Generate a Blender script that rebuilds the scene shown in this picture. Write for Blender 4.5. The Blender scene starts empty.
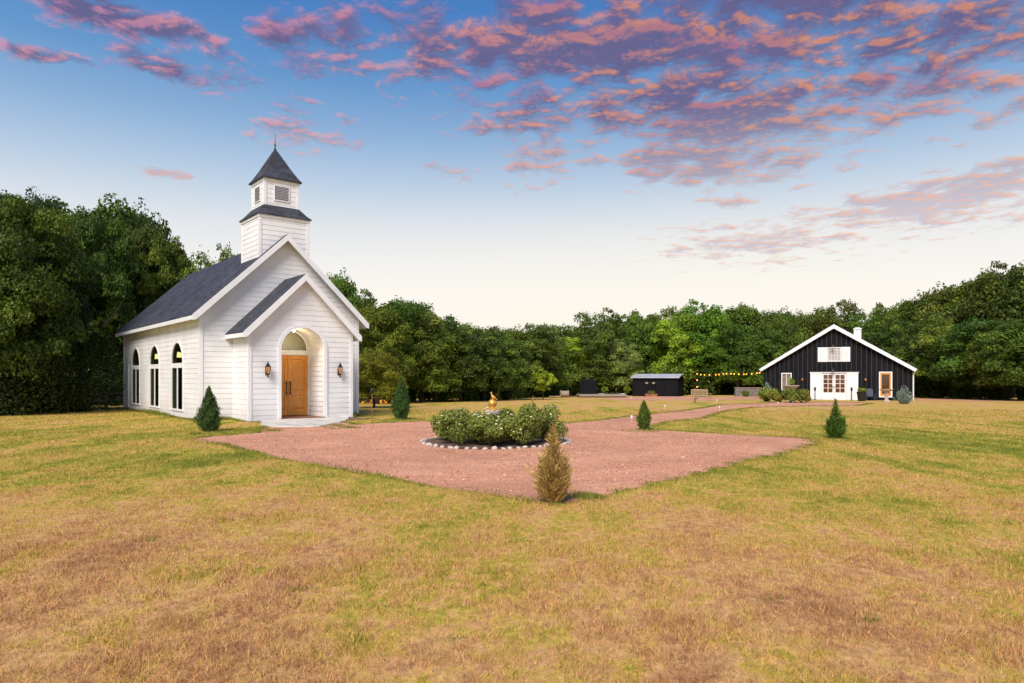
import bpy, math, random
import numpy as np
from math import sin, cos, pi, radians
random.seed(7)
RNG = np.random.default_rng(7)
SC = bpy.context.scene
COL = SC.collection
F, HY, CAMH = 683.0, 376.0, 1.6

# ------------------------------------------------------------------ helpers
def lin(r, g, b):
    def c(v):
        v /= 255.0
        return v/12.92 if v <= 0.04045 else ((v+0.055)/1.055)**2.4
    return (c(r), c(g), c(b), 1.0)

def zg(Y):
    Y = min(Y, 92.0)
    return 0.0 if Y <= 22 else -0.35*((Y-22)/33.5)**1.3

def gpt(px, py):
    """point of the ground seen at a pixel of the photograph"""
    Y = F*CAMH/max(py-HY, 5)
    for _ in range(40):
        Y = 0.5*Y + 0.5*F*(CAMH-zg(Y))/max(py-HY, 5)
    return ((px-512)/F*Y, Y)

def gat(px, Y):
    return ((px-512)/F*Y, Y, zg(Y))

def zat(py, Y):
    return CAMH + (HY-py)*Y/F

def link(o, parent=None):
    COL.objects.link(o)
    if parent is not None:
        o.parent = parent
    return o

def tag(o, label=None, cat=None, group=None, kind=None):
    if label: o['label'] = label
    if cat: o['category'] = cat
    if group: o['group'] = group
    if kind: o['kind'] = kind
    return o

def empty(name, loc=(0, 0, 0), rz=0.0, label=None, cat=None, group=None):
    o = bpy.data.objects.new(name, None)
    o.empty_display_size = 0.2
    o.location = loc
    o.rotation_euler = (0, 0, rz)
    link(o)
    return tag(o, label, cat, group)

def copy_tree(o, parent=None):
    c = o.copy()
    link(c)
    if parent is not None:
        c.parent = parent
    for ch in list(o.children):
        copy_tree(ch, c)
    return c

class MB:
    def __init__(s):
        s.v, s.f = [], []
    def poly(s, pts):
        n = len(s.v); s.v += [tuple(p) for p in pts]; s.f.append(tuple(range(n, n+len(pts))))
        return s
    def box(s, x0, x1, y0, y1, z0, z1):
        n = len(s.v)
        s.v += [(x, y, z) for z in (z0, z1) for (x, y) in ((x0, y0), (x1, y0), (x1, y1), (x0, y1))]
        s.f += [tuple(n+i for i in q) for q in ((3, 2, 1, 0), (4, 5, 6, 7), (0, 1, 5, 4), (1, 2, 6, 5), (2, 3, 7, 6), (3, 0, 4, 7))]
        return s
    def prism(s, pts, a, b, axis='y'):
        """polygon pts (2D) extruded from a to b along the axis"""
        def P(p, t):
            return {'y': (p[0], t, p[1]), 'x': (t, p[0], p[1]), 'z': (p[0], p[1], t)}[axis]
        n = len(s.v); k = len(pts)
        s.v += [P(p, a) for p in pts] + [P(p, b) for p in pts]
        s.f.append(tuple(range(n, n+k))[::-1]); s.f.append(tuple(range(n+k, n+2*k)))
        for i in range(k):
            j = (i+1) % k
            s.f.append((n+i, n+j, n+k+j, n+k+i))
        return s
    def tube(s, pts, rad, seg=8, cap=True):
        pts = [np.array(p, float) for p in pts]
        if not hasattr(rad, '__len__'): rad = [rad]*len(pts)
        base = len(s.v)
        for i, p in enumerate(pts):
            d = pts[min(i+1, len(pts)-1)] - pts[max(i-1, 0)]
            d = d/(np.linalg.norm(d)+1e-9)
            u = np.cross(d, (0, 0, 1.0)) if abs(d[2]) < 0.9 else np.cross(d, (1.0, 0, 0))
            u /= np.linalg.norm(u); w = np.cross(d, u)
            for k in range(seg):
                a = 2*pi*k/seg
                s.v.append(tuple(p + rad[i]*(u*cos(a)+w*sin(a))))
        for i in range(len(pts)-1):
            for k in range(seg):
                j = (k+1) % seg
                s.f.append((base+i*seg+k, base+i*seg+j, base+(i+1)*seg+j, base+(i+1)*seg+k))
        if cap:
            s.f.append(tuple(base+k for k in range(seg))[::-1])
            e = base+(len(pts)-1)*seg
            s.f.append(tuple(e+k for k in range(seg)))
        return s
    def lathe(s, prof, cx=0, cy=0, seg=16, sq=None):
        """prof: list of (r,z)"""
        base = len(s.v)
        for (r, z) in prof:
            for k in range(seg):
                a = 2*pi*k/seg + (pi/seg if sq else 0)
                s.v.append((cx+r*cos(a), cy+r*sin(a), z))
        for i in range(len(prof)-1):
            for k in range(seg):
                j = (k+1) % seg
                s.f.append((base+i*seg+k, base+i*seg+j, base+(i+1)*seg+j, base+(i+1)*seg+k))
        s.f.append(tuple(base+k for k in range(seg))[::-1])
        e = base+(len(prof)-1)*seg
        s.f.append(tuple(e+k for k in range(seg)))
        return s
    def ell(s, c, r, seg=14, rings=8, rot=0.0):
        base = len(s.v)
        for i in range(1, rings):
            t = pi*i/rings
            for k in range(seg):
                a = 2*pi*k/seg
                x, y, z = r[0]*sin(t)*cos(a), r[1]*sin(t)*sin(a), r[2]*cos(t)
                x, z = x*cos(rot)+z*sin(rot), -x*sin(rot)+z*cos(rot)
                s.v.append((c[0]+x, c[1]+y, c[2]+z))
        top, bot = len(s.v), len(s.v)+1
        s.v.append((c[0]+r[2]*sin(rot), c[1], c[2]+r[2]*cos(rot)))
        s.v.append((c[0]-r[2]*sin(rot), c[1], c[2]-r[2]*cos(rot)))
        for i in range(rings-2):
            for k in range(seg):
                j = (k+1) % seg
                s.f.append((base+i*seg+k, base+(i+1)*seg+k, base+(i+1)*seg+j, base+i*seg+j))
        for k in range(seg):
            j = (k+1) % seg
            s.f.append((top, base+k, base+j))
            s.f.append((bot, base+(rings-2)*seg+j, base+(rings-2)*seg+k))
        return s
    def build(s, name, m, parent=None, smooth=False, bevel=0, loc=None, rz=None):
        me = bpy.data.meshes.new(name)
        me.from_pydata(s.v, [], s.f)
        me.update()
        if smooth:
            for p in me.polygons: p.use_smooth = True
        o = bpy.data.objects.new(name, me)
        if m is not None: me.materials.append(m)
        link(o, parent)
        if loc is not None: o.location = loc
        if rz is not None: o.rotation_euler = (0, 0, rz)
        if bevel:
            b = o.modifiers.new('bevel', 'BEVEL'); b.width = bevel; b.segments = 2; b.limit_method = 'ANGLE'
        return o

def np_mesh(name, verts, nper, m, attr=None, tri=False):
    """verts (n*nper,3): one polygon of nper corners after another"""
    n = len(verts)//nper
    me = bpy.data.meshes.new(name)
    me.vertices.add(len(verts)); me.vertices.foreach_set('co', np.ascontiguousarray(verts, dtype=np.float32).ravel())
    me.loops.add(len(verts)); me.loops.foreach_set('vertex_index', np.arange(len(verts), dtype=np.int32))
    me.polygons.add(n); me.polygons.foreach_set('loop_start', np.arange(0, len(verts), nper, dtype=np.int32))
    me.update(calc_edges=True)
    if attr is not None:
        a = me.attributes.new('rnd', 'FLOAT', 'FACE')
        a.data.foreach_set('value', np.ascontiguousarray(attr, dtype=np.float32))
    if m is not None: me.materials.append(m)
    return me

# ------------------------------------------------------------------ materials
class NT:
    def __init__(s, tree):
        s.t = tree; s.n = tree.nodes; s.l = tree.links
    def node(s, typ, **kw):
        n = s.n.new(typ)
        for k, v in kw.items():
            if k == 'ins':
                for a, b in v.items():
                    if isinstance(b, bpy.types.NodeSocket): s.l.new(b, n.inputs[a])
                    else: n.inputs[a].default_value = b
            else: setattr(n, k, v)
        return n
    def math(s, op, a, b=None, c=None, clamp=False):
        n = s.n.new('ShaderNodeMath'); n.operation = op; n.use_clamp = clamp
        for i, v in enumerate((a, b, c)):
            if v is None: continue
            if isinstance(v, bpy.types.NodeSocket): s.l.new(v, n.inputs[i])
            else: n.inputs[i].default_value = v
        return n.outputs[0]
    def noise(s, vec, scale, detail=3, rough=0.55, dist=0.0):
        n = s.node('ShaderNodeTexNoise', ins={'Scale': scale, 'Detail': detail, 'Roughness': rough, 'Distortion': dist})
        if vec is not None: s.l.new(vec, n.inputs['Vector'])
        return n.outputs['Fac']
    def mapping(s, vec, scale=(1, 1, 1), rot=(0, 0, 0), loc=(0, 0, 0)):
        n = s.node('ShaderNodeMapping'); s.l.new(vec, n.inputs[0])
        n.inputs['Scale'].default_value = scale; n.inputs['Rotation'].default_value = rot; n.inputs['Location'].default_value = loc
        return n.outputs[0]
    def mix(s, fac, a, b, mode='MIX'):
        n = s.n.new('ShaderNodeMix'); n.data_type = 'RGBA'; n.blend_type = mode; n.clamp_factor = True
        for i, v in ((0, fac), (6, a), (7, b)):
            if isinstance(v, bpy.types.NodeSocket): s.l.new(v, n.inputs[i])
            elif i == 0: n.inputs[0].default_value = v
            else: n.inputs[i].default_value = v if len(v) == 4 else tuple(v)+(1,)
        return n.outputs[2]
    def ramp(s, fac, stops, interp='LINEAR'):
        n = s.n.new('ShaderNodeValToRGB'); s.l.new(fac, n.inputs[0]); n.color_ramp.interpolation = interp
        e = n.color_ramp.elements
        while len(e) < len(stops): e.new(0.5)
        for i, (p, c) in enumerate(stops):
            e[i].position = p; e[i].color = tuple(c) if len(c) == 4 else tuple(c)+(1,)
        return n.outputs[0]
    def bump(s, h, strength=0.3, dist=0.02):
        n = s.node('ShaderNodeBump', ins={'Strength': strength, 'Distance': dist, 'Height': h})
        return n.outputs[0]

def new_mat(name):
    m = bpy.data.materials.new(name); m.use_nodes = True
    t = NT(m.node_tree)
    for n in list(t.n): t.n.remove(n)
    out = t.n.new('ShaderNodeOutputMaterial')
    return m, t, out

def mat(name, col, rough=0.6, var=0.12, scale=6.0, metal=0.0, bump=0.0, bscale=60, stretch=(1, 1, 1), spec=0.4, dirt=None):
    m, t, out = new_mat(name)
    tc = t.node('ShaderNodeTexCoord').outputs['Object']
    v = t.mapping(tc, scale=stretch)
    nz = t.noise(v, scale, 5, 0.6)
    c2 = tuple(max(0, x*(1-var*2)) for x in col[:3]); c3 = tuple(min(1, x*(1+var)) for x in col[:3])
    c = t.ramp(nz, [(0.3, c2), (0.7, c3)])
    if dirt:
        sep = t.node('ShaderNodeSeparateXYZ'); t.l.new(tc, sep.inputs[0])
        h = t.math('ADD', sep.outputs[2], t.math('MULTIPLY', t.noise(tc, 3, 4), -0.5))
        f = t.math('SUBTRACT', 1.0, t.math('DIVIDE', h, dirt[0], clamp=True))
        c = t.mix(t.math('MULTIPLY', f, dirt[2]), c, dirt[1])
    b = t.node('ShaderNodeBsdfPrincipled', ins={'Base Color': c, 'Roughness': rough, 'Metallic': metal, 'Specular IOR Level': spec})
    if bump:
        t.l.new(t.bump(t.noise(v, bscale, 4), bump, 0.01), b.inputs['Normal'])
    t.l.new(b.outputs[0], out.inputs[0])
    return m

def emis(name, col, strength):
    m, t, out = new_mat(name)
    b = t.node('ShaderNodeEmission', ins={'Color': col if len(col) == 4 else tuple(col)+(1,), 'Strength': strength})
    t.l.new(b.outputs[0], out.inputs[0])
    return m

def glass_mat(name, tint=(0.50, 0.56, 0.42), refl=0.07, rough=0.03):
    m, t, out = new_mat(name)
    tr = t.node('ShaderNodeBsdfTransparent', ins={'Color': tint+(1,)})
    tc = t.node('ShaderNodeTexCoord').outputs['Object']
    gl = t.node('ShaderNodeBsdfGlossy', ins={'Color': (0.9, 0.95, 1, 1), 'Roughness': rough, 'Normal': t.bump(t.noise(tc, 2.0, 2), 0.08, 0.05)})
    lw = t.node('ShaderNodeLayerWeight', ins={'Blend': 0.25})
    f = t.math('ADD', t.math('MULTIPLY', lw.outputs['Fresnel'], 0.22), refl, clamp=True)
    mx = t.node('ShaderNodeMixShader', ins={0: f})
    t.l.new(tr.outputs[0], mx.inputs[1]); t.l.new(gl.outputs[0], mx.inputs[2]); t.l.new(mx.outputs[0], out.inputs[0])
    return m

def wood_mat(name, c1, c2, rough=0.35, axis_scale=(9, 9, 0.8)):
    m, t, out = new_mat(name)
    tc = t.node('ShaderNodeTexCoord').outputs['Object']
    v = t.mapping(tc, scale=axis_scale)
    n1 = t.noise(v, 4, 6, 0.65, 0.6)
    c = t.ramp(n1, [(0.3, c2), (0.65, c1)])
    b = t.node('ShaderNodeBsdfPrincipled', ins={'Base Color': c, 'Roughness': rough})
    t.l.new(t.bump(n1, 0.15, 0.004), b.inputs['Normal'])
    t.l.new(b.outputs[0], out.inputs[0])
    return m

def leaf_mat(name, dark, light, trans=0.3, rough=0.55, use_objcol=True):
    m, t, out = new_mat(name)
    at = t.node('ShaderNodeAttribute', attribute_name='rnd').outputs['Fac']
    oi = t.node('ShaderNodeObjectInfo')
    c = t.ramp(at, [(0.0, dark), (0.75, light), (1.0, tuple(min(1, x*1.35) for x in light))])
    if use_objcol:
        c = t.mix(1.0, c, oi.outputs['Color'], 'MULTIPLY')
    d = t.node('ShaderNodeBsdfPrincipled', ins={'Base Color': c, 'Roughness': rough, 'Specular IOR Level': 0.25})
    tl = t.node('ShaderNodeBsdfTranslucent', ins={'Color': c})
    mx = t.node('ShaderNodeMixShader', ins={0: trans})
    t.l.new(d.outputs[0], mx.inputs[1]); t.l.new(tl.outputs[0], mx.inputs[2]); t.l.new(mx.outputs[0], out.inputs[0])
    return m

M = {}
M['white'] = mat('white_paint', (0.77, 0.77, 0.765), 0.55, 0.05, 1.2, bump=0.06, bscale=30, dirt=(0.55, (0.46, 0.38, 0.32, 1), 0.28))
M['trim'] = mat('white_trim', (0.79, 0.79, 0.785), 0.45, 0.04, 2.0)
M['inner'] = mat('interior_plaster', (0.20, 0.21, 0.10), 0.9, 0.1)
M['concrete'] = mat('pale_concrete', (0.60, 0.55, 0.48), 0.9, 0.18, 2.0, bump=0.4, bscale=40)
M['brick_floor'] = mat('brown_floor', (0.22, 0.10, 0.06), 0.7, 0.2, 8)
M['black'] = mat('black_metal', (0.015, 0.015, 0.017), 0.4, 0.2, 8)
M['barn'] = mat('black_board', (0.0065, 0.0065, 0.0085), 0.7, 0.3, 1.5, stretch=(2, 2, 0.4), bump=0.2, bscale=40, spec=0.15)
M['batten'] = mat('black_batten_lit', (0.022, 0.022, 0.028), 0.45, 0.3, 1.5, stretch=(2, 2, 0.4), spec=0.4)  # same paint as the boards, lightened to imitate light caught by the battens
M['metal_roof'] = mat('pale_metal_roof', (0.62, 0.63, 0.66), 0.35, 0.08, 2.0, metal=0.3)
M['glass'] = glass_mat('window_glass')
M['glass2'] = glass_mat('fanlight_glass', (0.8, 0.8, 0.66), 0.07)
M['door_wood'] = wood_mat('honey_wood', (0.80, 0.34, 0.05), (0.56, 0.19, 0.022))
M['grey_wood'] = wood_mat('weathered_wood', (0.36, 0.29, 0.21), (0.20, 0.15, 0.11), 0.8)
M['teak'] = wood_mat('teak_wood', (0.46, 0.32, 0.18), (0.28, 0.18, 0.10), 0.7)
M['bark'] = mat('bark', (0.05, 0.038, 0.028), 0.95, 0.35, 5, stretch=(3, 3, 0.6), bump=0.8, bscale=18)
M['stone'] = mat('pale_stone', (0.50, 0.41, 0.36), 0.85, 0.2, 7, bump=0.4, bscale=25)
M['gold'] = mat('gilded_metal', (0.80, 0.43, 0.08), 0.38, 0.15, 20, metal=0.55)
M['pot'] = mat('terracotta', (0.33, 0.12, 0.06), 0.8, 0.2, 5)
M['blue_pot'] = mat('blue_glaze', (0.10, 0.17, 0.28), 0.4, 0.2, 5)
M['warm_panel'] = mat('lit_interior_wood', (0.42, 0.13, 0.06), 0.6, 0.3, 3)
M['curtain'] = mat('grey_curtain', (0.45, 0.42, 0.40), 0.9, 0.1, 3)
M['bulb'] = emis('warm_bulb', (1.0, 0.33, 0.04), 3.2)
M['lampglow'] = emis('lamp_glow', (1.0, 0.42, 0.16), 0.5)
M['porchbulb'] = emis('porch_bulb', (1.0, 0.83, 0.5), 25.0)
M['shade'] = emis('lit_shade', (1.0, 0.86, 0.42), 1.7)
M['room'] = emis('lit_room', (0.70, 0.24, 0.10), 0.22)
M['soil'] = mat('bare_soil', (0.16, 0.095, 0.06), 0.95, 0.3, 6, bump=0.6, bscale=30)
M['whiteplastic'] = mat('white_plastic', (0.8, 0.8, 0.8), 0.4, 0.03)
M['leaf'] = leaf_mat('oak_leaf', (0.024, 0.050, 0.007), (0.165, 0.225, 0.026))
M['conifer'] = leaf_mat('conifer_leaf', (0.020, 0.048, 0.014), (0.075, 0.135, 0.030), 0.1)
M['drycon'] = leaf_mat('dry_conifer_leaf', (0.22, 0.13, 0.04), (0.58, 0.40, 0.13), 0.15)
M['bush'] = leaf_mat('bush_leaf', (0.05, 0.085, 0.014), (0.29, 0.33, 0.06), 0.25)
M['silver'] = leaf_mat('silver_leaf', (0.14, 0.20, 0.15), (0.32, 0.40, 0.32), 0.2)
M['rose'] = mat('cream_petal', (0.75, 0.62, 0.40), 0.7, 0.15, 30)
M['ember'] = emis('burning_flame', (1.0, 0.33, 0.03), 0.9)

# shingles
def shingle():
    m, t, out = new_mat('slate_grey_shingle')
    tc = t.node('ShaderNodeTexCoord').outputs['Object']
    sep = t.node('ShaderNodeSeparateXYZ'); t.l.new(tc, sep.inputs[0])
    s = t.math('ADD', sep.outputs[0], sep.outputs[1])
    cb = t.node('ShaderNodeCombineXYZ'); t.l.new(s, cb.inputs[0]); t.l.new(t.math('MULTIPLY', sep.outputs[2], 1.42), cb.inputs[1])
    br = t.node('ShaderNodeTexBrick', ins={'Vector': cb.outputs[0], 'Scale': 1.0, 'Brick Width': 0.30, 'Row Height': 0.14, 'Mortar Size': 0.008,
                'Color1': (0.034, 0.036, 0.046, 1), 'Color2': (0.066, 0.069, 0.084, 1), 'Mortar': (0.012, 0.012, 0.016, 1)})
    nz = t.noise(tc, 1.2, 4)
    c = t.mix(0.6, br.outputs['Color'], t.ramp(nz, [(0.3, (0.5, 0.5, 0.5)), (0.7, (1.35, 1.35, 1.4))]), 'MULTIPLY')
    b = t.node('ShaderNodeBsdfPrincipled', ins={'Base Color': c, 'Roughness': 0.8, 'Specular IOR Level': 0.3})
    fine = t.noise(tc, 90, 2)
    h = t.math('ADD', br.outputs['Fac'], t.math('MULTIPLY', fine, -0.4))
    bp = t.node('ShaderNodeBump', ins={'Strength': 0.5, 'Distance': 0.01, 'Height': h}); bp.invert = True
    t.l.new(bp.outputs[0], b.inputs['Normal'])
    t.l.new(b.outputs[0], out.inputs[0])
    return m
M['shingle'] = shingle()

# the lawn colour, shared by the ground sheet and by the blades
def lawn_group():
    g = bpy.data.node_groups.new('lawn_colour', 'ShaderNodeTree')
    g.interface.new_socket('Rnd', in_out='INPUT', socket_type='NodeSocketFloat')
    g.interface.new_socket('Color', in_out='OUTPUT', socket_type='NodeSocketColor')
    t = NT(g)
    gi = t.n.new('NodeGroupInput'); go = t.n.new('NodeGroupOutput')
    pos = t.node('ShaderNodeNewGeometry').outputs['Position']
    sep = t.node('ShaderNodeSeparateXYZ'); t.l.new(pos, sep.inputs[0])
    x, y = sep.outputs[0], sep.outputs[1]
    n1 = t.noise(t.mapping(pos, scale=(0.34, 0.15, 0.0), rot=(0, 0, 0.35)), 1.0, 4, 0.6, 0.5)
    n2 = t.noise(t.mapping(pos, scale=(1.5, 1.0, 0.0)), 1.0, 5, 0.68, 0.3)
    n3 = t.noise(t.mapping(pos, scale=(8, 6, 0.0)), 1.0, 3, 0.6)
    n4 = t.noise(t.mapping(pos, scale=(1.3, 0.05, 0.0), rot=(0, 0, 0.55)), 1.0, 2, 0.5)     # mower passes
    # dryness: 0 lush green .. 1 dead brown; the open foreground is the driest part of the field
    f1 = t.math('SUBTRACT', 1.0, t.math('DIVIDE', t.math('SUBTRACT', y, 3.0), 9.0, clamp=True))
    far = t.math('DIVIDE', t.math('SUBTRACT', y, 16.0), 20.0, clamp=True)
    dry = t.math('MULTIPLY', t.math('SUBTRACT', n1, 0.5), 1.35)
    dry = t.math('ADD', dry, t.math('MULTIPLY', t.math('SUBTRACT', n2, 0.5), 1.3))
    dry = t.math('ADD', dry, t.math('MULTIPLY', t.math('SUBTRACT', n3, 0.5), 0.9))
    dry = t.math('ADD', dry, t.math('MULTIPLY', t.math('SUBTRACT', n4, 0.5), 0.7))
    dry = t.math('ADD', dry, t.math('MULTIPLY', f1, 0.24))
    dry = t.math('ADD', dry, t.math('MULTIPLY', far, 0.05))
    right = t.math('MULTIPLY', t.math('DIVIDE', x, 6.0, clamp=True), t.math('MULTIPLY', f1, 0.15))
    dry = t.math('ADD', dry, right)
    dry = t.math('ADD', dry, t.math('MULTIPLY', t.math('SUBTRACT', gi.outputs[0], 0.5), 0.75))
    band = t.math('MULTIPLY', t.math('DIVIDE', t.math('SUBTRACT', y, 6.0), 5.0, clamp=True), t.math('SUBTRACT', 1.0, t.math('DIVIDE', t.math('SUBTRACT', y, 22.0), 12.0, clamp=True)))
    dry = t.math('SUBTRACT', dry, t.math('MULTIPLY', band, 0.16))
    dry = t.math('ADD', dry, 0.47, clamp=True)
    c = t.ramp(dry, [(0.0, (0.21, 0.24, 0.028)), (0.18, (0.32, 0.325, 0.038)), (0.36, (0.52, 0.42, 0.065)), (0.52, (0.68, 0.445, 0.115)),
                     (0.68, (0.74, 0.44, 0.185)), (0.84, (0.62, 0.34, 0.15)), (1.0, (0.46, 0.235, 0.105))])
    t.l.new(c, go.inputs[0])
    return g
LG = lawn_group()
def lawn_mat(name, blades):
    m, t, out = new_mat(name)
    gr = t.n.new('ShaderNodeGroup'); gr.node_tree = LG
    pos = t.node('ShaderNodeNewGeometry').outputs['Position']
    if blades:
        at = t.node('ShaderNodeAttribute', attribute_name='rnd').outputs['Fac']
        t.l.new(at, gr.inputs[0])
        fr = t.math('FRACT', t.math('MULTIPLY', at, 37.3))
        gcol = t.mix(1.0, gr.outputs[0], t.ramp(fr, [(0.0, (0.45, 0.43, 0.40)), (0.5, (0.95, 0.95, 0.95)), (1.0, (1.35, 1.33, 1.30))]), 'MULTIPLY')
        d = t.node('ShaderNodeBsdfPrincipled', ins={'Base Color': gcol, 'Roughness': 0.6, 'Specular IOR Level': 0.2})
        tl = t.node('ShaderNodeBsdfTranslucent', ins={'Color': gcol})
        mx = t.node('ShaderNodeMixShader', ins={0: 0.3})
        t.l.new(d.outputs[0], mx.inputs[1]); t.l.new(tl.outputs[0], mx.inputs[2]); t.l.new(mx.outputs[0], out.inputs[0])
    else:
        fine = t.noise(t.mapping(pos, scale=(45, 45, 0)), 1.0, 4, 0.7)
        t.l.new(fine, gr.inputs[0])
        mid = t.noise(t.mapping(pos, scale=(14, 10, 0)), 1.0, 5, 0.7)
        c = t.mix(1.0, gr.outputs[0], t.ramp(mid, [(0.28, (0.50, 0.46, 0.42)), (0.72, (1.12, 1.08, 1.04))]), 'MULTIPLY')
        d = t.node('ShaderNodeBsdfPrincipled', ins={'Base Color': c, 'Roughness': 0.95, 'Specular IOR Level': 0.1})
        t.l.new(t.bump(t.noise(t.mapping(pos, scale=(60, 60, 0)), 1.0, 4, 0.7), 0.6, 0.03), d.inputs['Normal'])
        t.l.new(d.outputs[0], out.inputs[0])
    return m
M['lawn'] = lawn_mat('lawn_ground', False)
M['blades'] = lawn_mat('grass_blades', True)

def gravel_mat():
    m, t, out = new_mat('red_granite_gravel')
    pos = t.node('ShaderNodeNewGeometry').outputs['Position']
    big = t.noise(t.mapping(pos, scale=(0.35, 0.6, 0)), 1.0, 5, 0.6, 0.5)
    midn = t.noise(t.mapping(pos, scale=(3, 6, 0)), 1.0, 5, 0.7)
    fine = t.noise(t.mapping(pos, scale=(38, 38, 0)), 1.0, 4, 0.8)
    vor = t.node('ShaderNodeTexVoronoi', ins={'Vector': t.mapping(pos, scale=(55, 55, 0)), 'Scale': 1.0})
    c = t.ramp(big, [(0.3, (0.49, 0.235, 0.14)), (0.5, (0.64, 0.315, 0.185)), (0.7, (0.73, 0.385, 0.235))])
    c = t.mix(1.0, c, t.ramp(midn, [(0.25, (0.72, 0.70, 0.70)), (0.7, (1.12, 1.12, 1.12))]), 'MULTIPLY')
    c = t.mix(1.0, c, t.ramp(fine, [(0.36, (0.50, 0.45, 0.43)), (0.50, (1.0, 1.0, 1.0)), (0.66, (1.45, 1.42, 1.38))]), 'MULTIPLY')
    c = t.mix(0.3, c, vor.outputs['Color'], 'SOFT_LIGHT')
    # wheel tracks that bend round the bed
    d_ = t.node('ShaderNodeVectorMath', operation='DISTANCE'); t.l.new(pos, d_.inputs[0]); d_.inputs[1].default_value = (-0.25, 16.6, 0)
    rr = t.math('ADD', d_.outputs['Value'], t.math('MULTIPLY', midn, 0.5))
    trk = t.math('ABSOLUTE', t.math('SINE', t.math('MULTIPLY', rr, 2.1)))
    trk = t.math('MULTIPLY', t.math('POWER', trk, 5.0), t.math('MULTIPLY', big, 0.55))
    c = t.mix(trk, c, (0.42, 0.20, 0.13))
    d = t.node('ShaderNodeBsdfPrincipled', ins={'Base Color': c, 'Roughness': 0.95, 'Specular IOR Level': 0.15})
    h = t.math('ADD', t.math('MULTIPLY', vor.outputs['Distance'], -0.5), t.math('MULTIPLY', midn, 2.0))
    t.l.new(t.bump(h, 0.7, 0.02), d.inputs['Normal'])
    t.l.new(d.outputs[0], out.inputs[0])
    return m
M['gravel'] = gravel_mat()

# ------------------------------------------------------------------ ground and gravel
YROWS = [-60, -10] + [0, 4, 8, 12, 16, 20, 22] + [22+1.5*i for i in range(1, 48)] + [140, 400, 1500]
xs = [-1500, -300, -80, -30, 0, 30, 80, 300, 1500]
g = MB()
for y in YROWS:
    for x in xs: g.v.append((x, y, zg(y)))
for j in range(len(YROWS)-1):
    for i in range(len(xs)-1):
        a = j*len(xs)+i
        g.f.append((a, a+1, a+1+len(xs), a+len(xs)))
tag(g.build('ground', M['lawn']), kind='structure')

def resample(poly, step=0.35, jit=0.05):
    out = []
    n = len(poly)
    for i in range(n):
        a, b = np.array(poly[i]), np.array(poly[(i+1) % n])
        L = np.linalg.norm(b-a); k = max(1, int(L/step))
        nn = np.array((-(b-a)[1], (b-a)[0]))/max(L, 1e-6)
        for j in range(k):
            p = a+(b-a)*j/k + nn*random.gauss(0, jit if 0 < j else jit*0.4)
            out.append((float(p[0]), float(p[1])))
    return out
def P(*pix): return [gpt(a, b) for a, b in pix]
circle_poly = P((190, 438.5), (240, 449), (300, 461.5), (350, 471), (400, 480), (465, 491), (530, 501.5), (553, 504.5), (575, 502), (640, 487), (720, 468),
                (780, 453.5), (808, 445.5), (816, 441), (808, 438.7), (770, 436.5), (700, 432.5), (650, 429.5), (646, 427), (670, 421.5), (703, 418.5),
                (717, 413.5), (729, 410.5), (754, 407.5), (800, 406.2), (858, 405.6), (872, 403.5), (832, 402.0), (775, 402.6), (758, 403.4), (722, 404.6),
                (712, 406), (701, 408.3), (682, 411), (634, 415.8), (600, 420), (566, 423.6), (500, 424.2), (424, 421), (380, 423), (352, 424.8), (348, 421.5), (300, 423.5), (262, 428), (262, 432.5), (225, 435.5))
drive_poly = P((598, 399.3), (620, 400.2), (705, 400.4), (735, 399.8), (760, 399.6), (762, 397.2), (700, 396.2), (640, 396.6), (622, 397.4))
right_poly = P((915, 400.8), (960, 401.2), (1040, 401.6), (1040, 399.6), (960, 399.2), (917, 398.6))
circle_poly = resample(circle_poly, 0.3, 0.06)
drive_poly = resample(drive_poly, 1.0, 0.1)
right_poly = resample(right_poly, 1.0, 0.1)

import bmesh
from mathutils import Vector
from mathutils.geometry import delaunay_2d_cdt
def inside(px, py, poly):
    r = np.zeros(len(px), bool)
    n = len(poly)
    for i in range(n):
        x0, y0 = poly[i]; x1, y1 = poly[(i+1) % n]
        if y0 == y1: continue
        c = ((y0 > py) != (y1 > py)) & (px < (x1-x0)*(py-y0)/(y1-y0)+x0)
        r ^= c
    return r
def ground_sheet(name, poly, m, lift=0.004, rows=YROWS):
    bm = bmesh.new()
    n = len(poly)
    vs_, _, fs_, _, _, _ = delaunay_2d_cdt([Vector(p) for p in poly], [(i, (i+1) % n) for i in range(n)], [], 1, 1e-5)
    bv = [bm.verts.new((v[0], v[1], 0)) for v in vs_]
    for f in fs_:
        c = sum((vs_[i] for i in f), Vector((0, 0)))/len(f)
        if inside(np.array([c[0]]), np.array([c[1]]), poly)[0]: bm.faces.new([bv[i] for i in f])
    for y in rows:
        bmesh.ops.bisect_plane(bm, geom=bm.verts[:]+bm.edges[:]+bm.faces[:], plane_co=(0, y, 0), plane_no=(0, 1, 0), dist=1e-5)
    for v in bm.verts: v.co.z = zg(v.co.y)+lift
    bmesh.ops.recalc_face_normals(bm, faces=bm.faces[:])
    if sum(f.normal.z for f in bm.faces) < 0: bmesh.ops.reverse_faces(bm, faces=bm.faces[:])
    me = bpy.data.meshes.new(name); bm.to_mesh(me); bm.free(); me.materials.append(m)
    o = bpy.data.objects.new(name, me); link(o)
    return o
tag(ground_sheet('gravel_court', circle_poly, M['gravel']), kind='structure')
tag(ground_sheet('gravel_drive', drive_poly, M['gravel']), kind='structure')
tag(ground_sheet('gravel_drive', right_poly, M['gravel']), kind='structure')

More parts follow.
